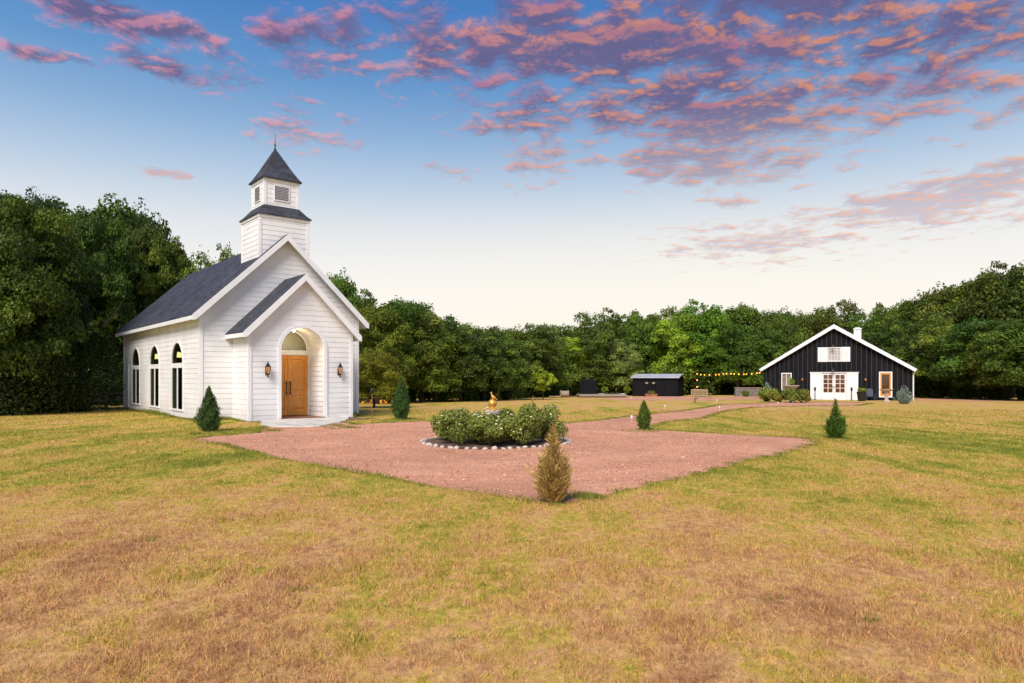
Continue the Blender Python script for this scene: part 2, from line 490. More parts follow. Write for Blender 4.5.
def inside(px, py, poly):
    r = np.zeros(len(px), bool)
    n = len(poly)
    for i in range(n):
        x0, y0 = poly[i]; x1, y1 = poly[(i+1) % n]
        if y0 == y1: continue
        c = ((y0 > py) != (y1 > py)) & (px < (x1-x0)*(py-y0)/(y1-y0)+x0)
        r ^= c
    return r

# ------------------------------------------------------------------ chapel
CX, CY = -11.276, 24.668
CA = radians(39.80)
W, L = 6.26, 13.45
PA0, PA1, PB = 1.15, 5.11, 1.75
MID = W/2
def cw(a, l):    # chapel to world
    return (CX + a*cos(CA) - l*sin(CA), CY + a*sin(CA) + l*cos(CA))
chapel = empty('chapel', (CX, CY, 0), CA, 'white clapboard chapel with grey roof and square steeple', 'chapel')

class Opening:
    """rect from z0 to zs with a half circle of radius r above"""
    def __init__(s, c, hw, z0, zs, arch=True): s.c, s.hw, s.z0, s.zs, s.arch = c, hw, z0, zs, arch
    def half(s, z):
        if z < s.z0-1e-6: return 0.0
        if z <= s.zs: return s.hw
        if not s.arch: return 0.0
        d = z-s.zs
        return math.sqrt(max(0.0, s.hw**2-d*d))
    def zmax(s): return s.zs + (s.hw if s.arch else 0)

def lap(mb, o, u, n, z0, z1, fl, fr, ops=(), board=0.19, lip=0.010, sub=4):
    """a wall sheet of lap boards: o origin, u direction along, n outward normal"""
    o, u, n = np.array(o, float), np.array(u, float), np.array(n, float)
    nb = max(1, int(round((z1-z0)/board))); bh = (z1-z0)/nb
    def pt(s_, z, off): return tuple(o+u*s_+n*off+np.array((0, 0, z)))
    for k in range(nb):
        zb = z0+k*bh
        for j in range(sub):
            za, zc = zb+bh*j/sub, zb+bh*(j+1)/sub
            zm = (za+zc)/2
            act = sorted([q for q in ops if q.z0 <= zm <= q.zmax()], key=lambda q: q.c)
            def bounds(z):
                z_ = z
                b = [fl(z)]
                for q in act:
                    h = q.half(min(max(z_, q.z0), q.zmax()))
                    b += [q.c-h, q.c+h]
                b.append(fr(z)); return b
            A, B = bounds(za), bounds(zc)
            oa, oc = lip*(1-j/sub), lip*(1-(j+1)/sub)
            for i in range(0, len(A), 2):
                if A[i+1]-A[i] < 1e-4 and B[i+1]-B[i] < 1e-4: continue
                if B[i+1]-B[i] < 0: B[i+1] = B[i]
                if A[i+1]-A[i] < 0: continue
                mb.poly([pt(A[i], za, oa), pt(A[i+1], za, oa), pt(B[i+1], zc, oc), pt(B[i], zc, oc)])
                if j == 0 and lip > 0:
                    mb.poly([pt(A[i], za, 0), pt(A[i+1], za, 0), pt(A[i+1], za, oa), pt(A[i], za, oa)])

WL = [3.05, 6.82, 10.60]
ZE = 3.78
SL = 0.953
RZ = 7.10                                       # ridge, outer
def roof_under(a): return RZ-0.17 - SL*abs(a-MID)    # underside of the roof slab at a
WR, WZ0, WZS = 0.83, 0.30, 2.11
ops_l = [Opening(c, WR, WZ0, WZS) for c in WL]
zw = roof_under(0.0)
# side walls
mb = MB()
lap(mb, (0, L, 0), (0, -1, 0), (-1, 0, 0), 0.0, zw, lambda z: 0, lambda z: L, [Opening(L-c, WR, WZ0, WZS) for c in WL])
mb.build('side_wall', M['white'], chapel)
mb = MB()
lap(mb, (W, 0, 0), (0, 1, 0), (1, 0, 0), 0.0, zw, lambda z: 0, lambda z: L, ops_l)
mb.build('side_wall', M['white'], chapel)
# gable walls
def gl(z): return 0.0 if z <= zw else min(MID, (z-zw)/SL)
def gr(z): return W-gl(z)
mb = MB()
lap(mb, (0, 0, 0), (1, 0, 0), (0, -1, 0), 0.0, roof_under(MID), gl, gr, [Opening(MID, 0.80, 0.0, 2.56, False)])
mb.build('front_wall', M['white'], chapel)
mb = MB()
lap(mb, (W, L, 0), (-1, 0, 0), (0, 1, 0), 0.0, roof_under(MID), gl, gr, [])
mb.build('rear_wall', M['white'], chapel)
# inside skin
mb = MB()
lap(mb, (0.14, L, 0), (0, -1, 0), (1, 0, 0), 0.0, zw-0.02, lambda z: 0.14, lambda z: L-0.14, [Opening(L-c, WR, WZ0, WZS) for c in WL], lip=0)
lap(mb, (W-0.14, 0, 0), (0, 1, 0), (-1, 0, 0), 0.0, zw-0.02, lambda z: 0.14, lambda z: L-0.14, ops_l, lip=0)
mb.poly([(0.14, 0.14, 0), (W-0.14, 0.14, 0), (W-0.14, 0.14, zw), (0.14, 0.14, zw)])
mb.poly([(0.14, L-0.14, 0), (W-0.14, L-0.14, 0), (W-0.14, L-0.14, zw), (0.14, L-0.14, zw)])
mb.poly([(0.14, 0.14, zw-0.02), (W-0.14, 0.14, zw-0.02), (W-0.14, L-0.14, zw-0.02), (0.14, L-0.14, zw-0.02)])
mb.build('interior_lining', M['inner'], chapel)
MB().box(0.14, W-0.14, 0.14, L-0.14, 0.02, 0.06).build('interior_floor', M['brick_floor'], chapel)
# footing
MB().box(0.02, W-0.02, 0.02, L-0.02, -0.55, 0.0).build('foundation', M['concrete'], chapel)
MB().box(PA0+0.02, PA1-0.02, -PB+0.02, 0.018, -0.2, 0.0).build('foundation', M['concrete'], chapel)
# corner boards
for (x0, x1, y0, y1, zt) in ((-0.028, 0.10, -0.030, -0.0, zw), (-0.030, -0.0, 0.0, 0.12, zw), (W-0.10, W+0.028, -0.030, 0.0, zw), (W, W+0.03, 0.0, 0.12, zw),
                             (-0.030, 0.0, L-0.12, L, zw), (W, W+0.03, L-0.12, L, zw), (-0.028, 0.1, L, L+0.03, zw), (W-0.1, W+0.028, L, L+0.03, zw)):
    MB().box(x0, x1, y0, y1, 0.0, zt).build('corner_board', M['trim'], chapel)

def gable_roof(parent, mid, half, ya, yb, zr, slope, prefix=''):
    """shingled slabs + white rake and eave boards; zr outer ridge height, half = outer half span"""
    t = 0.05
    for sgn in (-1, 1):
        e = mid+sgn*half; ze = zr-slope*half
        MB().prism([(mid, zr), (e, ze), (e, ze-t), (mid, zr-t)], ya, yb).build('roof_slope', M['shingle'], parent)
        # white deck under the shingles with boxed eave
        MB().prism([(mid, zr-t-0.002), (e+sgn*-0.02, ze-t-0.002+0.02*slope*1), (e+sgn*-0.02, ze-0.15), (mid+sgn*0.001, zr-0.165)], ya+0.03, yb-0.03).build('roof_deck', M['trim'], parent)
        # eave fascia
        MB().box(min(e-sgn*0.02, e+sgn*0.012), max(e-sgn*0.02, e+sgn*0.012), ya+0.0, yb-0.0, ze-0.20, ze-t-0.003).build('fascia', M['trim'], parent)
        # rake board on the gable ends
        for (y0, y1) in ((ya-0.03, ya+0.0), (yb, yb+0.03)):
            MB().prism([(mid, zr-0.012), (e+sgn*0.012, ze-0.02), (e+sgn*0.012, ze-0.22), (e-sgn*0.10, ze-0.22+0.02), (mid, zr-0.26)], y0, y1).build('rake_board', M['trim'], parent)
gable_roof(chapel, MID, MID+0.32, -0.32, L+0.32, RZ, SL)
# windows
def arch_pts(c, r, zs, n=20):
    return [(c+r*cos(pi*i/n), zs+r*sin(pi*i/n)) for i in range(n+1)]
def ring(mb, ri, ro, zs, y0, y1, n=20):
    for i in range(n):
        a, b = pi*i/n, pi*(i+1)/n
        mb.prism([(ri*cos(a), zs+ri*sin(a)), (ro*cos(a), zs+ro*sin(a)), (ro*cos(b), zs+ro*sin(b)), (ri*cos(b), zs+ri*sin(b))], y0, y1)
def arched_window():
    """local frame: x along the wall, -y outward"""
    mb = MB(); r = WR
    ring(mb, r-0.03, r+0.05, WZS, -0.030, 0.012)
    for s in (-1, 1):
        x0, x1 = sorted((s*(r-0.03), s*(r+0.05)))
        mb.box(x0, x1, -0.030, 0.012, WZ0, WZS)
    mb.box(-r-0.08, r+0.08, -0.045, 0.012, WZ0-0.07, WZ0)
    mb.box(-r+0.03, r-0.03, -0.018, 0.012, WZS-0.19, WZS)              # transom bar
    mb.box(-0.068, 0.068, -0.012, 0.012, WZ0, WZS-0.19)                # centre post
    return mb
def pane_mb():
    mb = MB(); r = WR-0.03
    mb.poly([(r*cos(pi*i/20), 0.003, WZS+r*sin(pi*i/20)) for i in range(21)])
    for s in (-1, 1):
        x0, x1 = sorted((s*0.068, s*r))
        mb.poly([(x0, 0.003, WZ0), (x1, 0.003, WZ0), (x1, 0.003, WZS-0.19), (x0, 0.003, WZS-0.19)])
    return mb
def reveal_mb():
    mb = MB(); r = WR
    ring(mb, r-0.004, r+0.03, WZS, 0.0125, 0.16)
    for s in (-1, 1):
        x0, x1 = sorted((s*(r-0.004), s*(r+0.03)))
        mb.box(x0, x1, 0.0125, 0.16, WZ0-0.02, WZS)
    mb.box(-r+0.004, r-0.004, 0.0125, 0.16, WZ0-0.03, WZ0)
    return mb
w0 = None
for (x, rz) in ((0.0, -pi/2), (W, pi/2)):
    for c in WL:
        if w0 is None:
            w0 = arched_window().build('window', M['trim'], chapel)
            pane_mb().build('pane', M['glass'], w0)
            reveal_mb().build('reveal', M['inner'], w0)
            o = w0
        else:
            o = copy_tree(w0, chapel)
        o.location = (x, c, 0); o.rotation_euler = (0, 0, rz)
# plain side door at the rear end of the left wall
dr = MB().box(-0.38, 0.38, -0.035, 0.02, 0.06, 2.1).box(-0.45, -0.38, -0.045, 0.02, 0.06, 2.17).box(0.38, 0.45, -0.045, 0.02, 0.06, 2.17).box(-0.38, 0.38, -0.045, 0.02, 2.1, 2.17)\
    .build('side_door', M['trim'], chapel, loc=(0, 12.6, 0), rz=-pi/2)
MB().lathe([(0.03, 1.0), (0.035, 1.03), (0.03, 1.06)], -0.3, -0.06, 8).build('handle', M['black'], dr)
MB().lathe([(0.03, 1.14), (0.035, 1.17), (0.03, 1.2)], -0.3, -0.06, 8).build('lock', M['black'], dr)

# porch
PR = 5.37; PS = 0.985; PHALF = (PA1-PA0)/2+0.26
def pu(a): return PR-0.165-PS*abs(a-MID)
pz = pu(PA0)
AR, AZS, NT_D = 0.845, 2.56, 1.44
def pl(z): return PA0 if z <= pz else min(MID, PA0+(z-pz)/PS)
def pr_(z): return W-pl(z)
mb = MB()
lap(mb, (0, -PB, 0), (1, 0, 0), (0, -1, 0), 0.0, pu(MID), pl, pr_, [Opening(MID, AR, 0.0, AZS)])
mb.build('porch_front_wall', M['white'], chapel)
for (x, nx) in ((PA0, -1), (PA1, 1)):
    mb = MB()
    if nx < 0: lap(mb, (x, 0, 0), (0, -1, 0), (-1, 0, 0), 0.0, pz, lambda z: 0, lambda z: PB)
    else: lap(mb, (x, -PB, 0), (0, 1, 0), (1, 0, 0), 0.0, pz, lambda z: 0, lambda z: PB)
    mb.build('porch_side_wall', M['white'], chapel)
for (x0, x1, y0, y1) in ((PA0-0.028, PA0+0.09, -PB-0.03, -PB), (PA0-0.03, PA0, -PB, -PB+0.1), (PA1-0.09, PA1+0.028, -PB-0.03, -PB), (PA1, PA1+0.03, -PB, -PB+0.1)):
    MB().box(x0, x1, y0, y1, 0.0, pz-0.02).build('corner_board', M['trim'], chapel)
gable_roof(chapel, MID, PHALF, -PB-0.27, 0.0, PR, PS)
# arch surround
mb = MB(); ring(mb, AR-0.02, AR+0.10, AZS, -0.045, 0.06, 28)
for s in (-1, 1):
    x0, x1 = sorted((s*(AR-0.02), s*(AR+0.10))); mb.box(x0, x1, -0.045, 0.06, 0.0, AZS)
mb.build('arch_surround', M['trim'], chapel, loc=(MID, -PB, 0))
# recess: lap-boarded jambs and a vault
mb = MB()
lap(mb, (MID-AR, -PB, 0), (0, 1, 0), (1, 0, 0), 0.06, AZS, lambda z: 0.0, lambda z: NT_D, lip=0.015)
lap(mb, (MID+AR, -PB+NT_D, 0), (0, -1, 0), (-1, 0, 0), 0.06, AZS, lambda z: 0.0, lambda z: NT_D, lip=0.015)
for i in range(24):
    a, b = pi*i/24, pi*(i+1)/24
    A, B = (MID+AR*cos(a), AZS+AR*sin(a)), (MID+AR*cos(b), AZS+AR*sin(b))
    mb.poly([(A[0], -PB, A[1]), (B[0], -PB, B[1]), (B[0], -PB+NT_D, B[1]), (A[0], -PB+NT_D, A[1])])
mb.build('porch_recess', M['white'], chapel)
MB().box(MID-AR, MID+AR, -PB-0.10, -PB+NT_D+0.1, 0.0, 0.06).build('porch_floor', M['brick_floor'], chapel)
# doors
yd = -PB+NT_D
dz0, dz1 = 0.075, 2.41
for s in (-1, 1):
    x0, x1 = (MID-0.80, MID-0.006) if s < 0 else (MID+0.006, MID+0.80)
    mb = MB()
    mb.box(x0, x1, yd+0.02, yd+0.05, dz0, dz1)                 # core
    st = 0.13
    for (a, b, c, d) in ((x0, x0+st, dz0, dz1), (x1-st, x1, dz0, dz1)): mb.box(a, b, yd-0.005, yd+0.02, c, d)
    for (c, d) in ((dz0, dz0+0.22), (0.86, 1.02), (dz1-0.16, dz1)): mb.box(x0+st, x1-st, yd-0.005, yd+0.02, c, d)
    for (c, d) in ((dz0+0.28, 0.80), (1.08, dz1-0.22)):         # raised fields
        a, b = x0+st+0.06, x1-st-0.06
        n = len(mb.v)
        mb.v += [(a-0.04, yd+0.0195, c-0.04), (b+0.04, yd+0.0195, c-0.04), (b+0.04, yd+0.0195, d+0.04), (a-0.04, yd+0.0195, d+0.04), (a+.02, yd+0.002, c+.02), (b-.02, yd+0.002, c+.02), (b-.02, yd+0.002, d-.02), (a+.02, yd+0.002, d-.02)]
        mb.f += [(n+4, n+5, n+6, n+7), (n, n+1, n+5, n+4), (n+1, n+2, n+6, n+5), (n+2, n+3, n+7, n+6), (n+3, n, n+4, n+7)]
    leaf = mb.build('door', M['door_wood'], chapel)
    hx = MID+s*0.075
    MB().tube([(hx, yd-0.06, 0.88), (hx, yd-0.06, 1.40)], 0.019, 8).box(hx-0.025, hx+0.025, yd-0.062, yd-0.0055, 0.92, 0.96).box(hx-0.025, hx+0.025, yd-0.062, yd-0.0055, 1.32, 1.36).build('handle', M['black'], leaf)
MB().box(MID-AR, MID-0.80, yd-0.01, yd+0.06, 0.06, dz1).box(MID+0.80, MID+AR, yd-0.01, yd+0.06, 0.06, dz1).box(MID-AR, MID+AR, yd-0.02, yd+0.06, dz1+0.005, 2.60).build('door_frame', M['trim'], chapel)
fan = MB(); ring(fan, 0.755, AR, 2.60, yd-0.01, yd+0.05, 24)
fan = fan.build('fanlight', M['trim'], chapel)
MB().poly([(MID+0.757*cos(pi*i/24)-MID, yd+0.02, 2.60+0.757*sin(pi*i/24)) for i in range(25)]).build('pane', M['glass2'], fan)
fan.location = (MID, 0, 0)
# porch bulb on the vault
pb = MB().lathe([(0.055, AZS+AR-0.03), (0.055, AZS+AR-0.002)], 0, 0, 16).build('lamp_base', M['trim'], None)
pbr = empty('porch_lamp', (*cw(MID-0.05, -PB+0.75), 0), CA, 'small bright bulb on the ceiling of the arched porch', 'porch lamp')
pb.parent = pbr
MB().ell((0, 0, AZS+AR-0.075), (0.055, 0.055, 0.06)).build('bulb', M['porchbulb'], pbr, smooth=True)
ld = bpy.data.lights.new('porch_light', 'POINT'); ld.energy = 8; ld.color = (1.0, 0.72, 0.36); ld.shadow_soft_size = 0.06
lo = bpy.data.objects.new('porch_light', ld); link(lo, pbr); lo.location = (0, 0, AZS+AR-0.20)

# steeple
SH, SLC = 0.985, 1.012
def sq_box_lap(mb, h, z0, z1, lip=0.010):
    cx, cy = MID, SLC
    for (o, u, n) in (((cx-h, cy-h, 0), (1, 0, 0), (0, -1, 0)), ((cx+h, cy-h, 0), (0, 1, 0), (1, 0, 0)), ((cx+h, cy+h, 0), (-1, 0, 0), (0, 1, 0)), ((cx-h, cy+h, 0), (0, -1, 0), (-1, 0, 0))):
        lap(mb, o, u, n, z0, z1, lambda z: 0, lambda z: 2*h, lip=lip, sub=1)
mb = MB(); sq_box_lap(mb, SH, 5.7, 7.80)
mb.build('steeple_base', M['white'], chapel)
mb = MB(); sq_box_lap(mb, 0.68, 8.16, 9.30)
mb.build('belfry', M['white'], chapel)
for (h, z0, z1) in ((SH, 5.7, 7.80), (0.68, 8.2, 9.3)):
    for sx in (-1, 1):
        for sy in (-1, 1):
            x, y = MID+sx*h, SLC+sy*h
            MB().box(min(x+sx*.024, x-sx*.08), max(x+sx*.024, x-sx*.08), min(y+sy*.024, y-sy*.08), max(y+sy*.024, y-sy*.08), z0, z1).build('corner_board', M['trim'], chapel)
    MB().box(MID-h-.04, MID+h+.04, SLC-h-.04, SLC+h+.04, z1-0.1, z1).build('frieze', M['trim'], chapel)
def sq_ring(mb, rings):
    b = len(mb.v)
    for (h, z) in rings: mb.v += [(MID-h, SLC-h, z), (MID+h, SLC-h, z), (MID+h, SLC+h, z), (MID-h, SLC+h, z)]
    for i in range(len(rings)-1):
        for k in range(4):
            j = (k+1) % 4
            mb.f.append((b+4*i+k, b+4*i+j, b+4*i+4+j, b+4*i+4+k))
    return mb
sk = sq_ring(MB(), [(SH, 7.803), (SH+0.09, 7.803), (SH+0.09, 7.84), (SH-0.05, 7.97), (0.70, 8.27), (0.60, 8.27)])
sk.build('skirt_roof', M['shingle'], chapel)
sp = sq_ring(MB(), [(0.60, 9.302), (0.79, 9.302), (0.79, 9.34), (0.66, 9.52), (0.50, 9.80), (0.03, 10.70)])
sp.build('spire_roof', M['shingle'], chapel)
MB().lathe([(0.05, 10.62), (0.05, 10.72), (0.022, 10.75), (0.022, 10.85), (0.04, 10.88), (0.02, 10.92), (0.012, 11.0), (0.005, 11.36)], MID, SLC, 10).build('finial', M['black'], chapel)
# louvred vents
for k in range(4):
    v = MB().box(-0.31, 0.31, -0.030, -0.0, 8.47, 8.50).box(-0.31, 0.31, -0.03, 0, 9.05, 9.08).box(-0.31, -0.28, -0.03, 0, 8.50, 9.05).box(0.28, 0.31, -0.03, 0, 8.50, 9.05)
    vo = v.build('vent', M['trim'], chapel)
    a = k*pi/2
    vo.rotation_euler = (0, 0, a); vo.location = (MID+sin(a)*(0.68+0.012), SLC-cos(a)*(0.68+0.012), 0)
    lv = MB()
    for i in range(9):
        z = 8.50+i*0.0611
        lv.poly([(-0.28, -0.026, z), (0.28, -0.026, z), (0.28, -0.002, z+0.045), (-0.28, -0.002, z+0.045)])
    lv.poly([(-0.28, -0.001, 8.50), (0.28, -0.001, 8.50), (0.28, -0.001, 9.05), (-0.28, -0.001, 9.05)])
    lv.build('louvre', mat('louvre_grey', (0.30, 0.29, 0.30), 0.7, 0.05), vo)

# wall lanterns
def lantern(name, loc, rz, label, s=1.0, group=None, cat='wall lantern'):
    r = empty(name, loc, rz, label, cat, group)
    MB().box(-0.05, 0.05, -0.015, 0.0, -0.20, 0.05).tube([(0, -0.015, -0.12), (0, -0.10, -0.16), (0, -0.14, -0.24), (0, -0.14, -0.20)], 0.014, 6).build('bracket', M['black'], r)
    MB().lathe([(0.015, -0.29), (0.03, -0.26), (0.012, -0.22), (0.05, -0.16), (0.065, -0.145)], 0, -0.14, 6).build('base', M['black'], r)
    MB().lathe([(0.115, 0.09), (0.10, 0.11), (0.05, 0.20), (0.03, 0.21), (0.035, 0.24), (0.012, 0.27), (0.006, 0.32)], 0, -0.14, 6).build('cap', M['black'], r)
    cg = MB()
    for k in range(6):
        a = 2*pi*k/6
        cg.tube([(0.06*cos(a), -0.14+0.06*sin(a), -0.15), (0.10*cos(a), -0.14+0.10*sin(a), 0.095)], 0.008, 4)
    cg.build('cage', M['black'], r)
    MB().lathe([(0.035, -0.14), (0.07, 0.02), (0.06, 0.09)], 0, -0.14, 12).build('glass', M['lampglow'], r)
    r.scale = (s, s, s)
    return r
lantern('wall_lantern', (*cw(1.77, -PB-0.023), 1.83), CA, 'black lantern on the white wall to the left of the arched doorway')
lantern('wall_lantern', (*cw(4.54, -PB-0.023), 1.83), CA, 'black lantern on the white wall to the right of the arched doorway')
# hanging lamps inside
for (px, py, a, lb) in ((177.6, 354.8, 1.2, 'glowing shade seen through the nearest arched chapel window'), (155.9, 356.5, 1.2, 'glowing shade seen through the middle arched chapel window')):
    q = (px-512)/F
    X0, Y0 = cw(a, 0)
    l = (q*Y0-X0)/(-sin(CA)-q*cos(CA))
    x, y = cw(a, l)
    z = CAMH+(HY-py)*y/F
    r = empty('pendant_lamp', (x, y, z), 0, lb, 'pendant lamp', 'pendant lamps inside the chapel')
    MB().lathe([(0.20, -0.12), (0.21, -0.10), (0.15, 0.10), (0.05, 0.13)], 0, 0, 20).build('lamp_shade', M['shade'], r)
    MB().tube([(0, 0, 0.12), (0, 0, zw-0.02-z)], 0.012, 6).build('rod', M['black'], r)

# entrance slab
slab_w = [cw(PA1-0.1, -PB-0.05), cw(MID-1.5, -PB-0.05)]+[gpt(*q) for q in ((261.5, 424.8), (266, 426.2), (272, 427.2), (300, 427.4), (321, 426.8), (333, 424.0), (345, 421.6))]
slab_w = resample(slab_w, 0.3, 0.05)
o = MB().prism(slab_w, -0.05, 0.035, 'z').build('entrance_slab', M['concrete'], bevel=0.01)
tag(o, 'pale concrete slab in front of the chapel doors', 'paving slab')
# bare soil strip by the porch
sp_ = resample([cw(PA0-0.1, -PB-0.02), cw(PA0+0.1, -PB-0.75), cw(MID-1.7, -PB-1.35), cw(MID+0.5, -PB-1.9), cw(PA1+0.5, -PB-1.3), cw(PA1+0.2, -PB-0.0)], 0.3, 0.05)
tag(ground_sheet('soil_patch', sp_, M['soil'], 0.010), kind='structure')

# ------------------------------------------------------------------ barn
BA = radians(-28)
BY0 = 55.5
BX, BY = (834-512)/F*BY0, BY0
BZ = -0.36
barn = empty('barn', (BX, BY, BZ), BA, 'black board and batten barn with white sliding doors and pale roof edge', 'barn')
BL, BR, BD = 5.42, 5.50, 14.0
BPK, BE = 6.12, 2.48      # outer peak and eave heights above its floor
BSL = (BPK-BE)/(BR+0.3)
def bu(s): return BPK-0.30-BSL*abs(s)
ops_b = [Opening(0, 0.91, 0.0, 2.18, False), Opening(-3.60, 0.38, 0.80, 2.20, False), Opening(3.68, 0.44, 0.30, 2.24, False), Opening(0.02, 0.48, 3.15, 4.28, False)]
def bl(z): return -BL if z <= bu(BL) else -max(0.0, (BPK-0.30-z)/BSL)
def br_(z): return BR if z <= bu(BR) else max(0.0, (BPK-0.30-z)/BSL)
mb = MB(); lap(mb, (0, 0, 0), (1, 0, 0), (0, -1, 0), 0, BPK-0.30, bl, br_, ops_b, board=0.15, lip=0.0, sub=2)
mb.build('front_wall', M['barn'], barn)
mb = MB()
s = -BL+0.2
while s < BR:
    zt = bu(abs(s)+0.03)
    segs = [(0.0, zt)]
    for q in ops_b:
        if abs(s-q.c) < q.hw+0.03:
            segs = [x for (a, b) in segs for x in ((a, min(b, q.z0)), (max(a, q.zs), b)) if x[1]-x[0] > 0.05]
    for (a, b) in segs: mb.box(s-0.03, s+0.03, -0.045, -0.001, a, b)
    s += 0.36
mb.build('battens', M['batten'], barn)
mb = MB()
mb.poly([(-BL, 0, 0), (-BL, BD, 0), (-BL, BD, bu(BL)), (-BL, 0, bu(BL))]).poly([(BR, 0, 0), (BR, BD, 0), (BR, BD, bu(BR)), (BR, 0, bu(BR))])
mb.poly([(-BL, BD, 0), (BR, BD, 0), (BR, BD, bu(BR)), (0, BD, bu(0)), (-BL, BD, bu(BL))])
for k in range(38):
    y = 0.2+k*0.36
    mb.box(-BL-0.035, -BL, y-0.03, y+0.03, 0, bu(BL)).box(BR, BR+0.035, y-0.03, y+0.03, 0, bu(BR))
mb.build('side_wall', M['barn'], barn)
for sgn, hw in ((-1, BL+0.20), (1, BR+0.20)):
    e = sgn*hw; ze = BPK-BSL*hw
    mb = MB().prism([(0, BPK), (e, ze), (e, ze-0.10), (0, BPK-0.10)], -0.35, BD+0.3)
    k = 0.0
    while k < BD+0.4:                                            # standing seams
        mb.prism([(0, BPK+0.035), (e, ze+0.035), (e, ze+0.001), (0, BPK+0.001)], -0.33+k, -0.30+k); k += 0.45
    mb.build('roof_slope', M['metal_roof'], barn)
    MB().prism([(0, BPK-0.02), (e, ze-0.02), (e, ze-0.27), (0, BPK-0.31)], -0.40, -0.352).build('rake_board', M['trim'], barn)
    MB().box(min(e, e+sgn*0.10), max(e, e+sgn*0.10), -0.38, BD+0.3, ze-0.14, ze-0.02).build('gutter', M['trim'], barn)
MB().box(-BL-0.1, BR+0.1, -0.1, BD+0.1, -0.35, 0.0).build('foundation', M['concrete'], barn)
MB().tube([(BR+0.18, -0.3, BE-0.12), (BR+0.06, -0.06, BE-0.45), (BR+0.06, -0.06, 0.05)], 0.05, 8).build('downspout', M['trim'], barn)
# chimney
MB().box(1.35, 1.92, 3.4, 4.1, 3.9, 5.90).box(1.31, 1.96, 3.35, 4.15, 5.90, 6.0).box(1.44, 1.83, 3.51, 3.99, 6.0, 6.08).build('chimney', mat('white_brick', (0.68, 0.67, 0.65), 0.8, 0.12, 8), barn)
# room behind the openings
MB().poly([(-1.3, 1.6, 0), (1.3, 1.6, 0), (1.3, 1.6, 2.4), (-1.3, 1.6, 2.4)]).build('lit_room', M['room'], barn)
MB().poly([(3.3, 0.8, 0), (5.0, 0.8, 0), (5.0, 0.8, 2.4), (3.3, 0.8, 2.4)]).build('lit_room', M['room'], barn)
MB().poly([(-4.8, 0.8, 0), (-3.0, 0.8, 0), (-3.0, 0.8, 2.4), (-4.8, 0.8, 2.4)]).build('lit_room', M['room'], barn)
# french doors
for sgn in (-1, 1):
    x0, x1 = (-0.88, -0.01) if sgn < 0 else (0.01, 0.88)
    mb = MB()
    gx0, gx1, gz0, gz1 = x0+0.10, x1-0.10, 0.62, 2.06
    mb.box(x0, gx0, -0.03, 0.02, 0.03, 2.16).box(gx1, x1, -0.03, 0.02, 0.03, 2.16).box(gx0, gx1, -0.03, 0.02, 0.03, gz0).box(gx0, gx1, -0.03, 0.02, gz1, 2.16)
    mb.box((gx0+gx1)/2-0.02, (gx0+gx1)/2+0.02, -0.02, 0.01, gz0, gz1)
    for i in (1, 2, 3):
        z = gz0+(gz1-gz0)*i/4
        mb.box(gx0, gx1, -0.021, 0.011, z-0.018, z+0.018)
    d = mb.build('door', M['trim'], barn)
    MB().poly([(gx0, 0, gz0), (gx1, 0, gz0), (gx1, 0, gz1), (gx0, 0, gz1)]).build('pane', M['glass2'], d)
    MB().box(sgn*0.06-0.015, sgn*0.06+0.015, -0.07, -0.031, 0.95, 1.15).build('handle', M['black'], d)
for sgn in (-1, 1):                                              # sliding panels
    x0, x1 = sorted((sgn*0.90, sgn*1.76))
    mb = MB().box(x0, x1, -0.085, -0.05, 0.03, 2.20)
    for (a, b, c, e) in ((x0, x0+0.1, 0.03, 2.2), (x1-0.1, x1, 0.03, 2.2), (x0+0.1, x1-0.1, 0.03, 0.15), (x0+0.1, x1-0.1, 2.08, 2.2), (x0+0.1, x1-0.1, 1.05, 1.15)):
        mb.box(a, b, -0.105, -0.086, c, e)
    mb.build('sliding_panel', M['trim'], barn)
MB().box(-1.82, 1.82, -0.08, -0.036, 2.22, 2.28).build('door_track', M['trim'], barn)
# loft window and shutters
lw = MB().box(-0.48, 0.52, -0.05, 0.0, 3.13, 3.2).box(-0.48, 0.52, -0.05, 0, 4.22, 4.29).box(-0.48, -0.42, -0.05, 0, 3.2, 4.22).box(0.46, 0.52, -0.05, 0, 3.2, 4.22)
for i in range(1, 4): lw.box(-0.42+i*0.22-0.012, -0.42+i*0.22+0.012, -0.03, -0.01, 3.2, 4.22)
for i in range(1, 5): lw.box(-0.42, 0.46, -0.031, -0.009, 3.2+i*0.204-0.012, 3.2+i*0.204+0.012)
lw = lw.build('loft_window', M['trim'], barn)
MB().poly([(-0.42, 0.0, 3.2), (0.46, 0.0, 3.2), (0.46, 0.0, 4.22), (-0.42, 0.0, 4.22)]).build('blind', M['curtain'], lw)
for (x0, x1) in ((-1.20, -0.50), (0.54, 1.18)):
    mb = MB().box(x0, x1, -0.06, -0.037, 3.12, 4.30)
    for i in range(14): mb.box(x0+0.08, x1-0.08, -0.075, -0.061, 3.22+i*0.073, 3.262+i*0.073)
    mb.build('shutter', M['trim'], barn)
